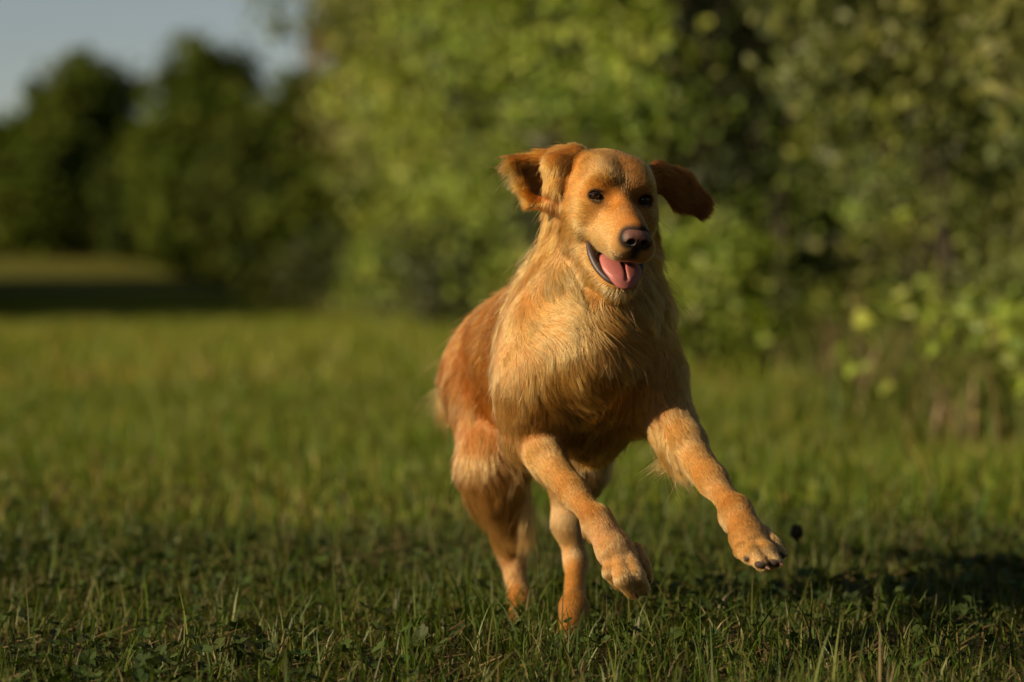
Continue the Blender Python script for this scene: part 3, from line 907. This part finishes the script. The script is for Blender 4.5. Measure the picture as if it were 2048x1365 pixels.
A(cap(P(1094, 345, 0.082), P(1052, 350, 0.080), 0.018, 0.014, 0.015, d=V(-1, 0.15), L=0.018, lift=0.15, c=DARK, flat=(EARF, 2.2)))
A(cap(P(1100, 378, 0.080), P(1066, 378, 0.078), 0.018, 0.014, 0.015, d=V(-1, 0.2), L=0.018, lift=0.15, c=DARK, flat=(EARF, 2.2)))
A(cap(P(1028, 328, 0.064), P(1046, 366, 0.066), 0.006, 0.006, 0.010, d=V(-0.8, 0.6), L=0.026, lift=0.3, c=GOLD * 0.7 + LITE * 0.3))
A(cap(P(1046, 366, 0.066), P(1062, 402, 0.055), 0.006, 0.007, 0.010, d=V(-0.7, 0.8), L=0.020, lift=0.3, c=GOLD))
A(cap(P(1064, 401, 0.055), P(1105, 408, 0.036), 0.007, 0.009, 0.010, d=V(-0.6, 0.5), L=0.012, lift=0.2, c=RED))
A(cap(P(1105, 408, 0.036), P(1144, 424, 0.018), 0.009, 0.008, 0.010, d=V(0.8, 0.5), L=0.012, lift=0.2, c=RED))
# ear flung out on the picture's right
EARB = unit(np.array([-0.75, 0.66, 0.0]))
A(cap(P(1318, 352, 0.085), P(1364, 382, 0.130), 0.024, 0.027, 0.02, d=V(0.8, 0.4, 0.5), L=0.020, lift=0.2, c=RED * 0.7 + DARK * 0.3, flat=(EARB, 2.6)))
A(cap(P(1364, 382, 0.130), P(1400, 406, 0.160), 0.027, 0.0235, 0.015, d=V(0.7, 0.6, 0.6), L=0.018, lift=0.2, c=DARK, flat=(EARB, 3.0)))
# grooming only
A(spot(P(1100, 480, 0.09), 0.045, V(-0.35, 1, 0.1), 0.026, GOLD, 0.2))
A(spot(P(1072, 500, 0.13), 0.035, V(-0.7, 0.7, 0.1), 0.042, LITE, 0.4, 0.85))
A(spot(P(1318, 480, 0.11), 0.034, V(0.9, 0.5), 0.050, GOLD, 0.5, 0.9))
A(spot(P(1316, 560, 0.12), 0.034, V(0.8, 0.7), 0.052, GOLD, 0.45, 0.9))
A(spot(P(1030, 345, 0.066), 0.010, V(-0.9, 0.5), 0.034, LITE, 0.45, 0.5))
A(spot(P(1052, 390, 0.066), 0.008, V(-0.8, 0.7), 0.028, GOLD, 0.45, 0.5))
A(spot(P(1140, 560, 0.05), 0.040, V(0.1, 1, -0.1), 0.040, CREAM * 0.5 + LITE * 0.5, 0.3, 0.75))
A(spot(P(1165, 490, 0.04), 0.022, V(-0.2, 1, 0.1), 0.022, CREAM * 0.7 + LITE * 0.3, 0.25))
A(spot(P(1235, 660, -0.01), 0.050, V(0.7, 1, -0.1), 0.045, LITE * 0.4 + GOLD * 0.6, 0.22, 0.8))
A(spot(P(1110, 650, 0.01), 0.050, V(0.8, 0.45, 0.0), 0.026, CREAM * 0.4 + LITE * 0.6, 0.13, 0.5))
A(spot(P(1135, 765, -0.01), 0.055, V(0.6, 0.8, 0.05), 0.028, LITE * 0.7 + GOLD * 0.3, 0.15, 0.65))
A(spot(P(1225, 790, 0.0), 0.045, V(0.15, 1, 0.1), 0.030, GOLD, 0.16, 0.8))
A(spot(P(1030, 910, 0.12), 0.030, V(0.1, 1, 0.5), 0.035, CREAM * 0.5 + LITE * 0.5, 0.4, 0.8))
A(spot(P(1075, 965, 0.05), 0.020, V(0.3, 1, 0.3), 0.030, LITE, 0.35, 0.85))
A(spot(P(1112, 1010, 0.01), 0.014, V(0.4, 1, 0.3), 0.022, LEG, 0.35, 0.85))
A(spot(P(1150, 1045, -0.03), 0.010, V(0.3, 1, 0.3), 0.018, LEG, 0.35, 0.85))
A(spot(P(1330, 905, 0.06), 0.046, V(0.05, 1, 0.1), 0.068, LITE, 0.45, 0.85))
A(spot(P(1372, 962, 0.02), 0.026, V(0.1, 1, 0.2), 0.038, CREAM * 0.5 + LITE * 0.5, 0.4, 0.8))
A(spot(P(1035, 975, 0.46), 0.055, V(0.12, 1, 0.05), 0.095, LEG * 0.5 + GOLD * 0.5, 0.22, 0.85))
A(spot(P(955, 985, 0.45), 0.042, V(0.2, 1, 0.1), 0.070, LEG, 0.25, 0.8))
A(spot(P(915, 680, 0.52), 0.040, V(-0.4, 0.8, 0.5), 0.026, RED * 0.7 + GOLD * 0.3, 0.22))
A(spot(P(1200, 925, 0.2), 0.036, V(0.15, 1, 0.2), 0.028, GOLD, 0.25, 0.8))

cuts = [ell(H(0, 0.052, -0.099), (0.0320, 0.062, 0.0165), np.stack([Hr, unit(Hf - 0.30 * Hv), unit(Hv + 0.30 * Hf)]), k=0.006)]
for s in (-1, 1):
    cuts.append(ell(H(s * 0.0405, 0.010, 0.000), (0.0090, 0.016, 0.0058), HR, k=0.007))
    cuts.append(ell(H(s * 0.0240, 0.022, -0.004), (0.0080, 0.012, 0.0070), HR, k=0.016))

xs = np.arange(-0.20, 0.50, 0.004)
ys = np.concatenate([np.arange(-0.27, 0.13, 0.0028), np.arange(0.13, 1.10, 0.005)])
zs = np.concatenate([np.arange(-0.03, 0.58, 0.0042), np.arange(0.58, 0.86, 0.0026)])
F = field(prims, xs, ys, zs, cuts)
bv, bf = surface_nets(F, xs, ys, zs)


def groom(X):
    ds = np.stack([sdf(p, X) for p in prims], 1)
    w = np.exp(-(ds - ds.min(1, keepdims=True)) / 0.009)
    w /= w.sum(1, keepdims=True)
    dirs = np.array([p['d'] if p['d'] is not None else unit(p['b'] - p['a']) for p in prims])
    Ls = np.array([p['L'] for p in prims]); li = np.array([p['lift'] for p in prims])
    cs = np.array([p['c'] for p in prims]); cl = np.array([p['cl'] for p in prims])
    return w @ dirs, w @ Ls, w @ li, w @ cs, w @ cl


# --- bare features: nose, eyes, tongue, lips
nose_p = [ell(H(0, 0.0915, -0.0430), (0.0215, 0.0160, 0.0145), HR, k=0.01),
          ell(H(-0.0120, 0.0945, -0.0470), (0.0108, 0.0122, 0.0105), HR, k=0.006), ell(H(0.0120, 0.0945, -0.0470), (0.0108, 0.0122, 0.0105), HR, k=0.006),
          cap(H(0, 0.0950, -0.052), H(0, 0.0890, -0.068), 0.0085, 0.0060, 0.008)]
nose_c = [ell(H(-0.0104, 0.1075, -0.0500), (0.0060, 0.0090, 0.0050), HR, k=0.003), ell(H(0.0104, 0.1075, -0.0500), (0.0060, 0.0090, 0.0050), HR, k=0.003),
          cap(H(-0.0140, 0.1065, -0.0530), H(-0.0215, 0.097, -0.0560), 0.0024, 0.0016, 0.003), cap(H(0.0140, 0.1065, -0.0530), H(0.0215, 0.097, -0.0560), 0.0024, 0.0016, 0.003),
          cap(H(0, 0.1085, -0.047), H(0, 0.0965, -0.075), 0.0012, 0.0016, 0.003)]
lip_pts = {}
for s in (-1, 1):
    lip_pts[s] = [H(s * 0.0425, 0.006, -0.073), H(s * 0.0410, 0.020, -0.086), H(s * 0.0370, 0.034, -0.0985), H(s * 0.0305, 0.048, -0.1095), H(s * 0.0190, 0.063, -0.1185), H(0, 0.0715, -0.1215)]
lip_r = [0.0026, 0.0044, 0.0046, 0.0040, 0.0032, 0.0030]


def spline(q, m):
    """smooth run through the points, m steps between each pair"""
    q = np.array(q, float)
    q = np.concatenate([[2 * q[0] - q[1]], q, [2 * q[-1] - q[-2]]])
    out_ = []
    for i in range(1, len(q) - 2):
        for t in np.arange(m) / m:
            out_.append(0.5 * (2 * q[i] + (q[i + 1] - q[i - 1]) * t + (2 * q[i - 1] - 5 * q[i] + 4 * q[i + 1] - q[i + 2]) * t * t + (3 * q[i] - q[i - 1] - 3 * q[i + 1] + q[i + 2]) * t ** 3))
    out_.append(q[-2])
    return np.array(out_)


lip_p = []
for q in lip_pts.values():
    qp = spline(q, 5)
    qr = np.interp(np.linspace(0, 5, len(qp)), range(6), lip_r)
    lip_p += [cap(qp[i], qp[i + 1], qr[i], qr[i + 1], 0.004) for i in range(len(qp) - 1)]
ton_pts = [H(0, 0.000, -0.091), H(0.0005, 0.030, -0.093), H(0.0010, 0.054, -0.1025), H(0.0010, 0.0665, -0.1125)]
ton_r = [0.022, 0.025, 0.0262, 0.0215]
FT = [unit(Hv + 0.15 * Hf), unit(Hv + 0.35 * Hf), unit(Hv + 0.8 * Hf)]
ton_p = [cap(ton_pts[i], ton_pts[i + 1], ton_r[i], ton_r[i + 1], 0.012, flat=(FT[i], 3.2)) for i in range(3)]
ton_c = [cap(H(0.0005, 0.015, -0.083), H(0.0010, 0.055, -0.0945), 0.0016, 0.0022, 0.006), cap(H(0.0010, 0.055, -0.0945), H(0.0012, 0.0795, -0.1100), 0.0022, 0.0010, 0.006)]

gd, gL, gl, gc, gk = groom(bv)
mouth_d = np.min([sdf(p, bv) for p in cuts[:1]], 0)
bc = gc * 0.55  # skin darker than the coat, standing in for shade under the fur
inm = np.clip(1 - (mouth_d - 0.0005) / 0.003, 0, 1)[:, None]
bc = bc * (1 - inm) + np.array([0.035, 0.014, 0.012]) * inm
eye_c = [H(-0.0405, 0.0035, 0.000), H(0.0405, 0.0035, 0.000)]
for e in eye_c:
    w_ = np.clip(1 - (np.linalg.norm(bv - e, axis=1) - 0.0105) / 0.005, 0, 1)[:, None]
    bc = bc * (1 - w_) + np.array([0.020, 0.011, 0.008]) * w_
nd = np.min([sdf(p, bv) for p in nose_p], 0)
w_ = np.clip(1 - (nd - 0.002) / 0.006, 0, 1)[:, None]
bc = bc * (1 - w_) + np.array([0.022, 0.015, 0.013]) * w_

dog = empty('dog', P(1150, 1285, 0.30) * np.array([1, 1, 0]))
tag(dog, 'golden retriever leaping towards us with tongue out and ears flying', 'dog')
dog_o = np.array(dog.location)
body_me = mesh_np('body', bv - dog_o, bf, bc, smooth=True)
body = link('body', body_me, mat_plain('dog_skin', (1, 1, 1), 0.8, var=0.2, bscale=150, attr=True, spec=0.2), dog)

# nose
nv_, nf_ = blob(nose_p, 0.0008, nose_c)
hl = (nv_ - HO) @ HR.T
pink = np.array([0.150, 0.066, 0.048]); blk = np.array([0.018, 0.012, 0.011])
q = np.clip((hl[:, 2] + 0.0530) / 0.006, 0, 1) * np.clip((0.0225 - np.abs(hl[:, 0])) / 0.004, 0, 1) * np.clip((hl[:, 1] - 0.0890) / 0.007, 0, 1)
nos = np.min([sdf(p, nv_) for p in nose_c[:2]], 0)
q = (q * np.clip((nos - 0.0004) / 0.0020, 0, 1))[:, None]
link('nose', mesh_np('nose', nv_ - dog_o, nf_, pink * q + blk * (1 - q), True), mat_plain('nose_leather', (1, 1, 1), 0.45, bump=1.0, bscale=650, attr=True, var=0.2), dog)
# tongue
tv_, tf_ = blob(ton_p, 0.001, ton_c)
link('tongue', mesh_np('tongue', tv_ - dog_o, tf_, smooth=True), mat_plain('tongue_skin', (0.40, 0.130, 0.120), 0.42, bump=0.5, bscale=700, var=0.15, sss=0.25), dog)
# lips
lv_, lf_ = blob(lip_p, 0.0009)
link('lip', mesh_np('lip', lv_ - dog_o, lf_, smooth=True), mat_plain('lip_skin', (0.040, 0.024, 0.025), 0.5, bump=0.12, bscale=420, var=0.5), dog)

# eyes
M_eye = mat_plain('eye_ball', (0.030, 0.012, 0.006), 0.08, var=0.2, coat=0.6)
M_pupil = mat_plain('eye_pupil', (0.004, 0.003, 0.003), 0.05, var=0.0)
M_lid = mat_plain('eye_lid', (0.022, 0.013, 0.011), 0.5, var=0.3, bump=0.3, bscale=600)


def sphere(cen, r, nu=20, nw=12):
    th = np.linspace(0, np.pi, nw + 1)[1:-1]; ph = np.arange(nu) * 2 * np.pi / nu
    v_ = [np.array([0, 0, 1.0])] + [np.array([math.sin(t) * math.cos(a), math.sin(t) * math.sin(a), math.cos(t)]) for t in th for a in ph] + [np.array([0, 0, -1.0])]
    tri, qd = [], []
    for s in range(nu):
        tri.append([0, 1 + s, 1 + (s + 1) % nu])
        tri.append([len(v_) - 1, 1 + (nw - 2) * nu + (s + 1) % nu, 1 + (nw - 2) * nu + s])
        for t in range(nw - 2):
            qd.append([1 + t * nu + s, 1 + (t + 1) * nu + s, 1 + (t + 1) * nu + (s + 1) % nu, 1 + t * nu + (s + 1) % nu])
    return np.array(v_) * r + cen, [np.array(tri), np.array(qd)]


look = unit(np.array([-0.02, -1.0, 0.03]))
for s, e in zip((-1, 1), eye_c):
    cen = e - Hf * 0.0072
    v_, f_ = sphere(cen, 0.0098)
    eye = link('eye', mesh_np('eye', v_ - dog_o, f_, smooth=True), M_eye, dog)
    pd = unit(look + Hf)
    v_, f_ = sphere(np.zeros(3), 1.0, 16, 8)
    a1 = unit(np.cross(pd, Hv)); a2 = np.cross(pd, a1)
    v_ = cen + pd * 0.0083 + (v_[:, :1] * a1 + v_[:, 1:2] * a2) * 0.0036 + v_[:, 2:3] * pd * 0.0020
    link('pupil', mesh_np('pupil', v_ - dog_o, f_, smooth=True), M_pupil, eye)
    ring = [cen + Hf * (0.0078 - 0.0032 * math.cos(t) ** 2) + Hr * (0.0106 * math.cos(t)) + Hv * (0.0047 * math.sin(t) * (1 - 0.25 * math.cos(t) ** 2) + 0.0012 * -s * math.cos(t)) for t in np.linspace(0, 2 * np.pi, 25)]
    v_, f_ = tube(ring, [0.0012] * 25, 6)
    link('eyelid', mesh_np('eyelid', v_ - dog_o, f_, smooth=True), M_lid, eye)

# pads and claws
M_pad = mat_plain('paw_pad', (0.040, 0.022, 0.017), 0.8, bump=0.8, bscale=500, var=0.3)
M_claw = mat_plain('claw_horn', (0.10, 0.045, 0.025), 0.35, var=0.3, bscale=90)
pads = [ell(P(1498, 1116, -0.195), (0.0090, 0.008, 0.0065)), ell(P(1522, 1129, -0.210), (0.0100, 0.008, 0.0065)), ell(P(1548, 1125, -0.204), (0.0095, 0.008, 0.0065)),
        ell(P(1560, 1110, -0.176), (0.0075, 0.008, 0.0065)), ell(P(1512, 1110, -0.186), (0.012, 0.011, 0.008)), ell(P(1457, 1042, -0.112), (0.0060, 0.008, 0.0095))]
for p in pads:
    v_, f_ = blob([p], 0.0016)
    link('paw_pad', mesh_np('paw_pad', v_ - dog_o, f_, smooth=True), M_pad, dog)
claws = [cap(P(1241, 1168, -0.130), P(1250, 1182, -0.132), 0.0040, 0.0016), cap(P(1268, 1186, -0.148), P(1276, 1197, -0.146), 0.0040, 0.0016),
         cap(P(1288, 1180, -0.140), P(1294, 1190, -0.138), 0.0040, 0.0016), cap(P(1295, 1156, -0.106), P(1300, 1166, -0.104), 0.0038, 0.0016),
         cap(P(1558, 1126, -0.205), P(1566, 1131, -0.210), 0.0040, 0.0018), cap(P(1532, 1134, -0.212), P(1540, 1139, -0.218), 0.0040, 0.0018),
         cap(P(1566, 1108, -0.174), P(1573, 1112, -0.180), 0.0040, 0.0018)]
for p in claws:
    v_, f_ = blob([p], 0.001)
    link('claw', mesh_np('claw', v_ - dog_o, f_, smooth=True), M_claw, dog)

# --- fur
N_FUR = 370000
tri = np.concatenate([bf[:, [0, 1, 2]], bf[:, [0, 2, 3]]])
p0, p1, p2 = bv[tri[:, 0]], bv[tri[:, 1]], bv[tri[:, 2]]
cr = np.cross(p1 - p0, p2 - p0)
ar = np.linalg.norm(cr, axis=1) / 2
vn = np.zeros_like(bv)
for j in range(3): np.add.at(vn, tri[:, j], cr)
vn = unit(vn)
tl = gL[tri].mean(1)
yc = p0[:, 1]
wt = ar * np.clip(0.030 / tl, 0.85, 3.2) * np.where(yc > 0.35, 0.55, 1.0) * np.where(unit(cr)[:, 1] > 0.35, 0.45, 1.0)
wt /= wt.sum()
ti = rng.choice(len(tri), N_FUR, p=wt)
a, b_ = rng.random(N_FUR), rng.random(N_FUR)
fl = a + b_ > 1
a[fl], b_[fl] = 1 - a[fl], 1 - b_[fl]
w3 = np.stack([1 - a - b_, a, b_], 1)
root = (bv[tri[ti]] * w3[..., None]).sum(1)
nrm = unit((vn[tri[ti]] * w3[..., None]).sum(1))
keep = np.min([sdf(p, root) for p in cuts[:1] + lip_p], 0) > 0.0016
keep &= np.min([sdf(p, root) for p in nose_p], 0) > 0.0012
keep &= np.min([sdf(p, root) for p in ton_p], 0) > 0.0025
keep &= np.min([sdf(p, root) for p in pads], 0) > 0.0008
eyd = np.min([np.linalg.norm(((root - e) @ HR.T) / np.array([1.0, 1.6, 0.52]), axis=1) for e in eye_c], 0)
keep &= eyd > 0.0102
root, nrm, eyd = root[keep], nrm[keep], eyd[keep]
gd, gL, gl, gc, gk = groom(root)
nF = len(root)


def wob(X, fr, ph):
    return np.stack([np.sin(X @ np.array([fr, 0.7 * fr, -0.6 * fr]) + ph), np.sin(X @ np.array([-0.5 * fr, fr, 0.8 * fr]) + 1.3 + ph), np.sin(X @ np.array([0.6 * fr, -0.8 * fr, fr]) + 2.9 + ph)], -1)


short = np.clip(gL / 0.03, 0.12, 1)[:, None]
g = unit(gd)
g = g + short * (0.22 * wob(root, 38, 0.0) + 0.26 * wob(root, 95, 1.0)) + rng.normal(0, 0.07, (nF, 3)) * np.clip(short * 1.5, 0.5, 1)
g = unit(g - nrm * (g * nrm).sum(1, keepdims=True) * 0.92)
Lh = gL * rng.uniform(0.6, 1.15, nF) * (1 + 0.18 * wob(root, 60, 2.0)[:, 0] * short[:, 0])
stray = (rng.random(nF) < 0.012) & (gL > 0.012)
Lh = np.where(stray, Lh * 1.55, Lh)
Lh = Lh * np.clip((eyd - 0.008) / 0.02, 0.35, 1)
nosed = np.min([sdf(p, root) for p in nose_p], 0)
Lh = Lh * np.clip(nosed / 0.02, 0.45, 1)
lift = np.clip(gl + rng.normal(0, 0.05, nF) + 0.22 * stray, 0.13, 0.8)[:, None]
K = 6
pts = np.zeros((nF, K, 3), np.float32)
pts[:, 0] = root - nrm * 0.0003
d0 = unit(nrm * lift + g * (1 - lift))
grav = np.array([0.10, 0.15, -0.40])
curl = wob(root, 140, 0.5) * 0.5 + rng.normal(0, 0.35, (nF, 3))
cur = pts[:, 0].astype(float)
for j in range(1, K):
    t = j / (K - 1)
    d_ = unit(d0 * (1 - 0.75 * t) + g * 0.75 * t + grav * t * short * 0.5 + curl * 0.28 * t * short + nrm * 0.05)
    cur = cur + d_ * (Lh / (K - 1))[:, None]
    pts[:, j] = cur
# clumping into locks
gi = rng.choice(nF, nF // 32, replace=False)
kd = kdtree.KDTree(len(gi))
for q, i in enumerate(gi): kd.insert(root[i], q)
kd.balance()
near = np.empty(nF, np.int64); nd_ = np.empty(nF)
for i in range(nF):
    _, q, dd_ = kd.find(root[i]); near[i] = gi[q]; nd_[i] = dd_
cf = gk * np.clip((gL - 0.004) / 0.022, 0.14, 1) * rng.uniform(0.5, 1.0, nF) * (nd_ < 0.02) * np.where(stray, 0.2, 1.0)
for j in range(1, K):
    t = j / (K - 1)
    tgt = pts[near, j] - pts[near, 0] + pts[near, 0]
    pts[:, j] += (tgt - pts[:, j]) * (cf * 0.75 * t ** 1.4)[:, None]
fc = gc * (1 + rng.uniform(-1, 1, (nF, 1)) * np.where(gL < 0.016, 0.46, 0.24)[:, None]) * (1 + 0.12 * wob(root, 70, 4.0)[:, :1])
lock = 1 + rng.normal(0, 1, nF)[near] * np.clip(gL / 0.02, 0.8, 1) * np.where(root[:, 1] > 0.28, 0.07, 0.15)
warm = rng.normal(0, 0.05, nF)[near]
fc = fc * lock[:, None] * np.stack([1 + 0 * warm, 1 + warm, 1 + 2 * warm], 1)
nw_ = np.clip(1 - (nosed - 0.0012) / 0.009, 0, 1)[:, None] * np.clip(rng.normal(0.75, 0.3, (nF, 1)), 0, 1)
fc = fc * (1 - nw_) + np.array([0.05, 0.035, 0.025]) * nw_
ew = np.clip(1 - (eyd - 0.0112) / 0.0035, 0, 1)[:, None]
fc = fc * (1 - 0.8 * ew)
hl = (root - HO) @ HR.T            # dark whisker bed under the nose
mw = np.clip(1 - np.linalg.norm((hl - np.array([0, 0.092, -0.074])) / np.array([0.030, 0.032, 0.018]), axis=1), 0, 1)[:, None] * (rng.random((nF, 1)) < 0.75)
fc = fc * (1 - mw) + np.array([0.06, 0.042, 0.028]) * mw
fc = np.clip(fc, 0.005, 0.92)

m, n, l = new_mat('golden_fur')
out = n.new('ShaderNodeOutputMaterial')
hb = n.new('ShaderNodeBsdfHairPrincipled')
hb.model = 'CHIANG'
hb.parametrization = 'COLOR'
hb.inputs['Roughness'].default_value = 0.30
hb.inputs['Radial Roughness'].default_value = 0.55
hb.inputs['Coat'].default_value = 0.0
hb.inputs['IOR'].default_value = 1.5
hb.inputs['Random Roughness'].default_value = 0.2
at_ = n.new('ShaderNodeAttribute'); at_.attribute_name = 'Col'
hi_ = n.new('ShaderNodeHairInfo')
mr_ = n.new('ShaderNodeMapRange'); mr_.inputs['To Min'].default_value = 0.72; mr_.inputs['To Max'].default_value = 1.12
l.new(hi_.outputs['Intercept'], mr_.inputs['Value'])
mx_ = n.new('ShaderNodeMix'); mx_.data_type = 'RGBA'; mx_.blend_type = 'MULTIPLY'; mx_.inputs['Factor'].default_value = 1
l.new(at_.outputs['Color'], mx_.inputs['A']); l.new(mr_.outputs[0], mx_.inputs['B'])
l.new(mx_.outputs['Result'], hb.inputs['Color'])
df_ = n.new('ShaderNodeBsdfDiffuse')
l.new(mx_.outputs['Result'], df_.inputs['Color'])
ms_ = n.new('ShaderNodeMixShader'); ms_.inputs[0].default_value = 0.15
l.new(hb.outputs[0], ms_.inputs[1]); l.new(df_.outputs[0], ms_.inputs[2])
l.new(ms_.outputs[0], out.inputs['Surface'])
M_fur = m


def hair(name, pts, colr, r_root, r_tip, mat, parent):
    k, q = pts.shape[:2]
    hc = bpy.data.hair_curves.new(name)
    hc.add_curves([q] * k)
    hc.attributes['position'].data.foreach_set('vector', (pts - dog_o).astype(np.float32).ravel())
    ra = hc.attributes.get('radius') or hc.attributes.new('radius', 'FLOAT', 'POINT')
    t = np.linspace(0, 1, q)
    rr = (np.asarray(r_root).reshape(-1, 1) * (1 - t ** 1.6)[None] + r_tip * (t ** 1.6)[None])
    ra.data.foreach_set('value', np.broadcast_to(rr, (k, q)).astype(np.float32).ravel())
    ca = hc.attributes.new('Col', 'FLOAT_COLOR', 'CURVE')
    c4 = np.ones((k, 4), np.float32); c4[:, :3] = colr
    ca.data.foreach_set('color', c4.ravel())
    hc.materials.append(mat)
    o_ = bpy.data.objects.new(name, hc)
    col.objects.link(o_)
    o_.parent = parent
    return o_


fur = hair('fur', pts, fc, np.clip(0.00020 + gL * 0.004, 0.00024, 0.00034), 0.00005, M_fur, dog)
fur['kind'] = 'stuff'

# whiskers and brow hairs
wk = []
for s in (-1, 1):
    for j in range(9):
        b0 = H(s * rng.uniform(0.018, 0.030), rng.uniform(0.055, 0.09), rng.uniform(-0.075, -0.055))
        dr = hd(s * rng.uniform(0.5, 1), rng.uniform(-0.3, 0.5), rng.uniform(-0.6, 0.1))
        Lw = rng.uniform(0.02, 0.045)
        wk.append([b0 + dr * Lw * t + np.array([0, 0, -0.010]) * t * t for t in np.linspace(0, 1, 6)])
    for j in range(3 if s < 0 else 0):
        b0 = H(s * 0.030, -0.002, 0.034)
        dr = hd(s * rng.uniform(0.3, 0.8), 0.5, rng.uniform(0.3, 0.9))
        wk.append([b0 + dr * rng.uniform(0.02, 0.04) * t for t in np.linspace(0, 1, 6)])
wk = np.array(wk)
wh = hair('whiskers', wk, np.tile([0.55, 0.42, 0.26], (len(wk), 1)), 0.00028, 0.00006, M_fur, dog)
wh['kind'] = 'stuff'

# collar, mostly sunk in the ruff
cc_ = P(1190, 528, 0.13)
ax_ = unit(P(1210, 450, 0.10) - P(1165, 620, 0.17))
e1 = unit(np.cross(ax_, [0, 1, 0])); e2 = np.cross(ax_, e1)
prof = [(-0.008, 0.0), (0.008, 0.0), (0.008, 0.003), (-0.008, 0.003)]
cv, cf_ = [], []
NS = 60
for i in range(NS):
    t = 2 * np.pi * i / NS
    for (hh, rr) in prof:
        cv.append(cc_ + (e1 * math.cos(t) * 1.02 + e2 * math.sin(t)) * (0.0925 + rr) + ax_ * hh)
for i in range(NS):
    for j in range(4):
        cf_.append([i * 4 + j, ((i + 1) % NS) * 4 + j, ((i + 1) % NS) * 4 + (j + 1) % 4, i * 4 + (j + 1) % 4])
collar = link('collar', mesh_np('collar', np.array(cv) - dog_o, np.array(cf_), smooth=False), mat_plain('collar_webbing', (0.03, 0.026, 0.022), 0.6, bump=0.6, bscale=400))
collar.location = dog.location
tag(collar, 'thin dark collar half buried in the dog\'s neck ruff', 'collar')

# ----------------------------------------------------------------- small plants near the dog
M_weed = mat_leaf('seedling_leaf', trans=0.25, gloss=0.16)


def seedling(px, d, nleaf, size, hgt, label):
    X, Y = at(px, d)
    t = empty('seedling', (X, Y, float(ground_z(X, Y))))
    tag(t, label, 'plant')
    v_, f_ = tube([[0, 0, -0.01], [0.002, 0.001, hgt * 0.5], [0, 0, hgt]], [0.0016, 0.0013, 0.0010], 6)
    link('stem', mesh_np('stem', v_, f_, np.tile([0.06, 0.085, 0.02], (len(v_), 1)), True), M_weed, t)
    st = np.array([[0, 0], [0.18, 0.16], [0.42, 0.27], [0.68, 0.23], [0.88, 0.11], [1.0, 0.0]])
    for j in range(nleaf):
        a = j * 2.4 + rng.uniform(-0.3, 0.3)
        up_ = rng.uniform(0.25, 0.8)
        sz = size * rng.uniform(0.7, 1.15)
        z0 = hgt * (0.45 + 0.55 * j / max(1, nleaf - 1))
        vv, ff = [], []
        for q, (u_, w_) in enumerate(st):
            mid = np.array([math.cos(a) * u_ * sz * 0.9, math.sin(a) * u_ * sz * 0.9, z0 + sz * (up_ * u_ - 0.45 * u_ * u_)])
            sd = np.array([-math.sin(a), math.cos(a), 0.0]) * w_ * sz
            vv += [mid - sd + np.array([0, 0, 0.25 * w_ * sz]), mid, mid + sd + np.array([0, 0, 0.25 * w_ * sz])]
        for q in range(len(st) - 1):
            ff += [[3 * q, 3 * q + 3, 3 * q + 4, 3 * q + 1], [3 * q + 1, 3 * q + 4, 3 * q + 5, 3 * q + 2]]
        c_ = np.array([0.062, 0.095, 0.022]) * rng.uniform(0.75, 1.2)
        link('leaf', mesh_np('leaf', np.array(vv), np.array(ff), np.tile(c_, (len(vv), 1)), True), M_weed, t)


seedling(1945, 4.02, 7, 0.030, 0.045, 'upright broad leafed seedling at the near edge of the dog\'s shadow')
seedling(1890, 3.90, 5, 0.020, 0.025, 'small round leafed seedling beside the upright broad leafed one')
seedling(1410, 4.00, 6, 0.024, 0.022, 'low broad leafed plant in the grass under the dog\'s outstretched paw')
seedling(1185, 3.86, 5, 0.022, 0.030, 'small leafy plant in front of the dog\'s hind foot')
seedling(560, 3.95, 6, 0.022, 0.020, 'low broad leafed plant alone in the short grass away from the dog')
X, Y = at(1595, 4.45)
sh_ = empty('seed_head', (X, Y, float(ground_z(X, Y))))
tag(sh_, 'dark brown seed head on a thin stalk behind the outstretched paw', 'seed head')
v_, f_ = tube([[0, 0, -0.01], [0.003, 0.002, 0.05], [0, 0, 0.112]], [0.0018, 0.0016, 0.0014], 6)
link('stalk', mesh_np('stalk', v_, f_, smooth=True), mat_plain('stalk_green', (0.06, 0.07, 0.02), 0.8), sh_)
v_, f_ = sphere(np.array([0, 0, 0.122]), 0.0095, 16, 10)
v_ = np.array([0, 0, 0.122]) + (v_ - np.array([0, 0, 0.122])) * (1 + 0.35 * np.sin(np.arange(len(v_)) * 2.7))[:, None] * np.array([1.0, 1.0, 1.35])
link('head', mesh_np('head', v_, f_), mat_plain('seed_brown', (0.045, 0.030, 0.016), 0.9, bump=0.8, bscale=400), sh_)
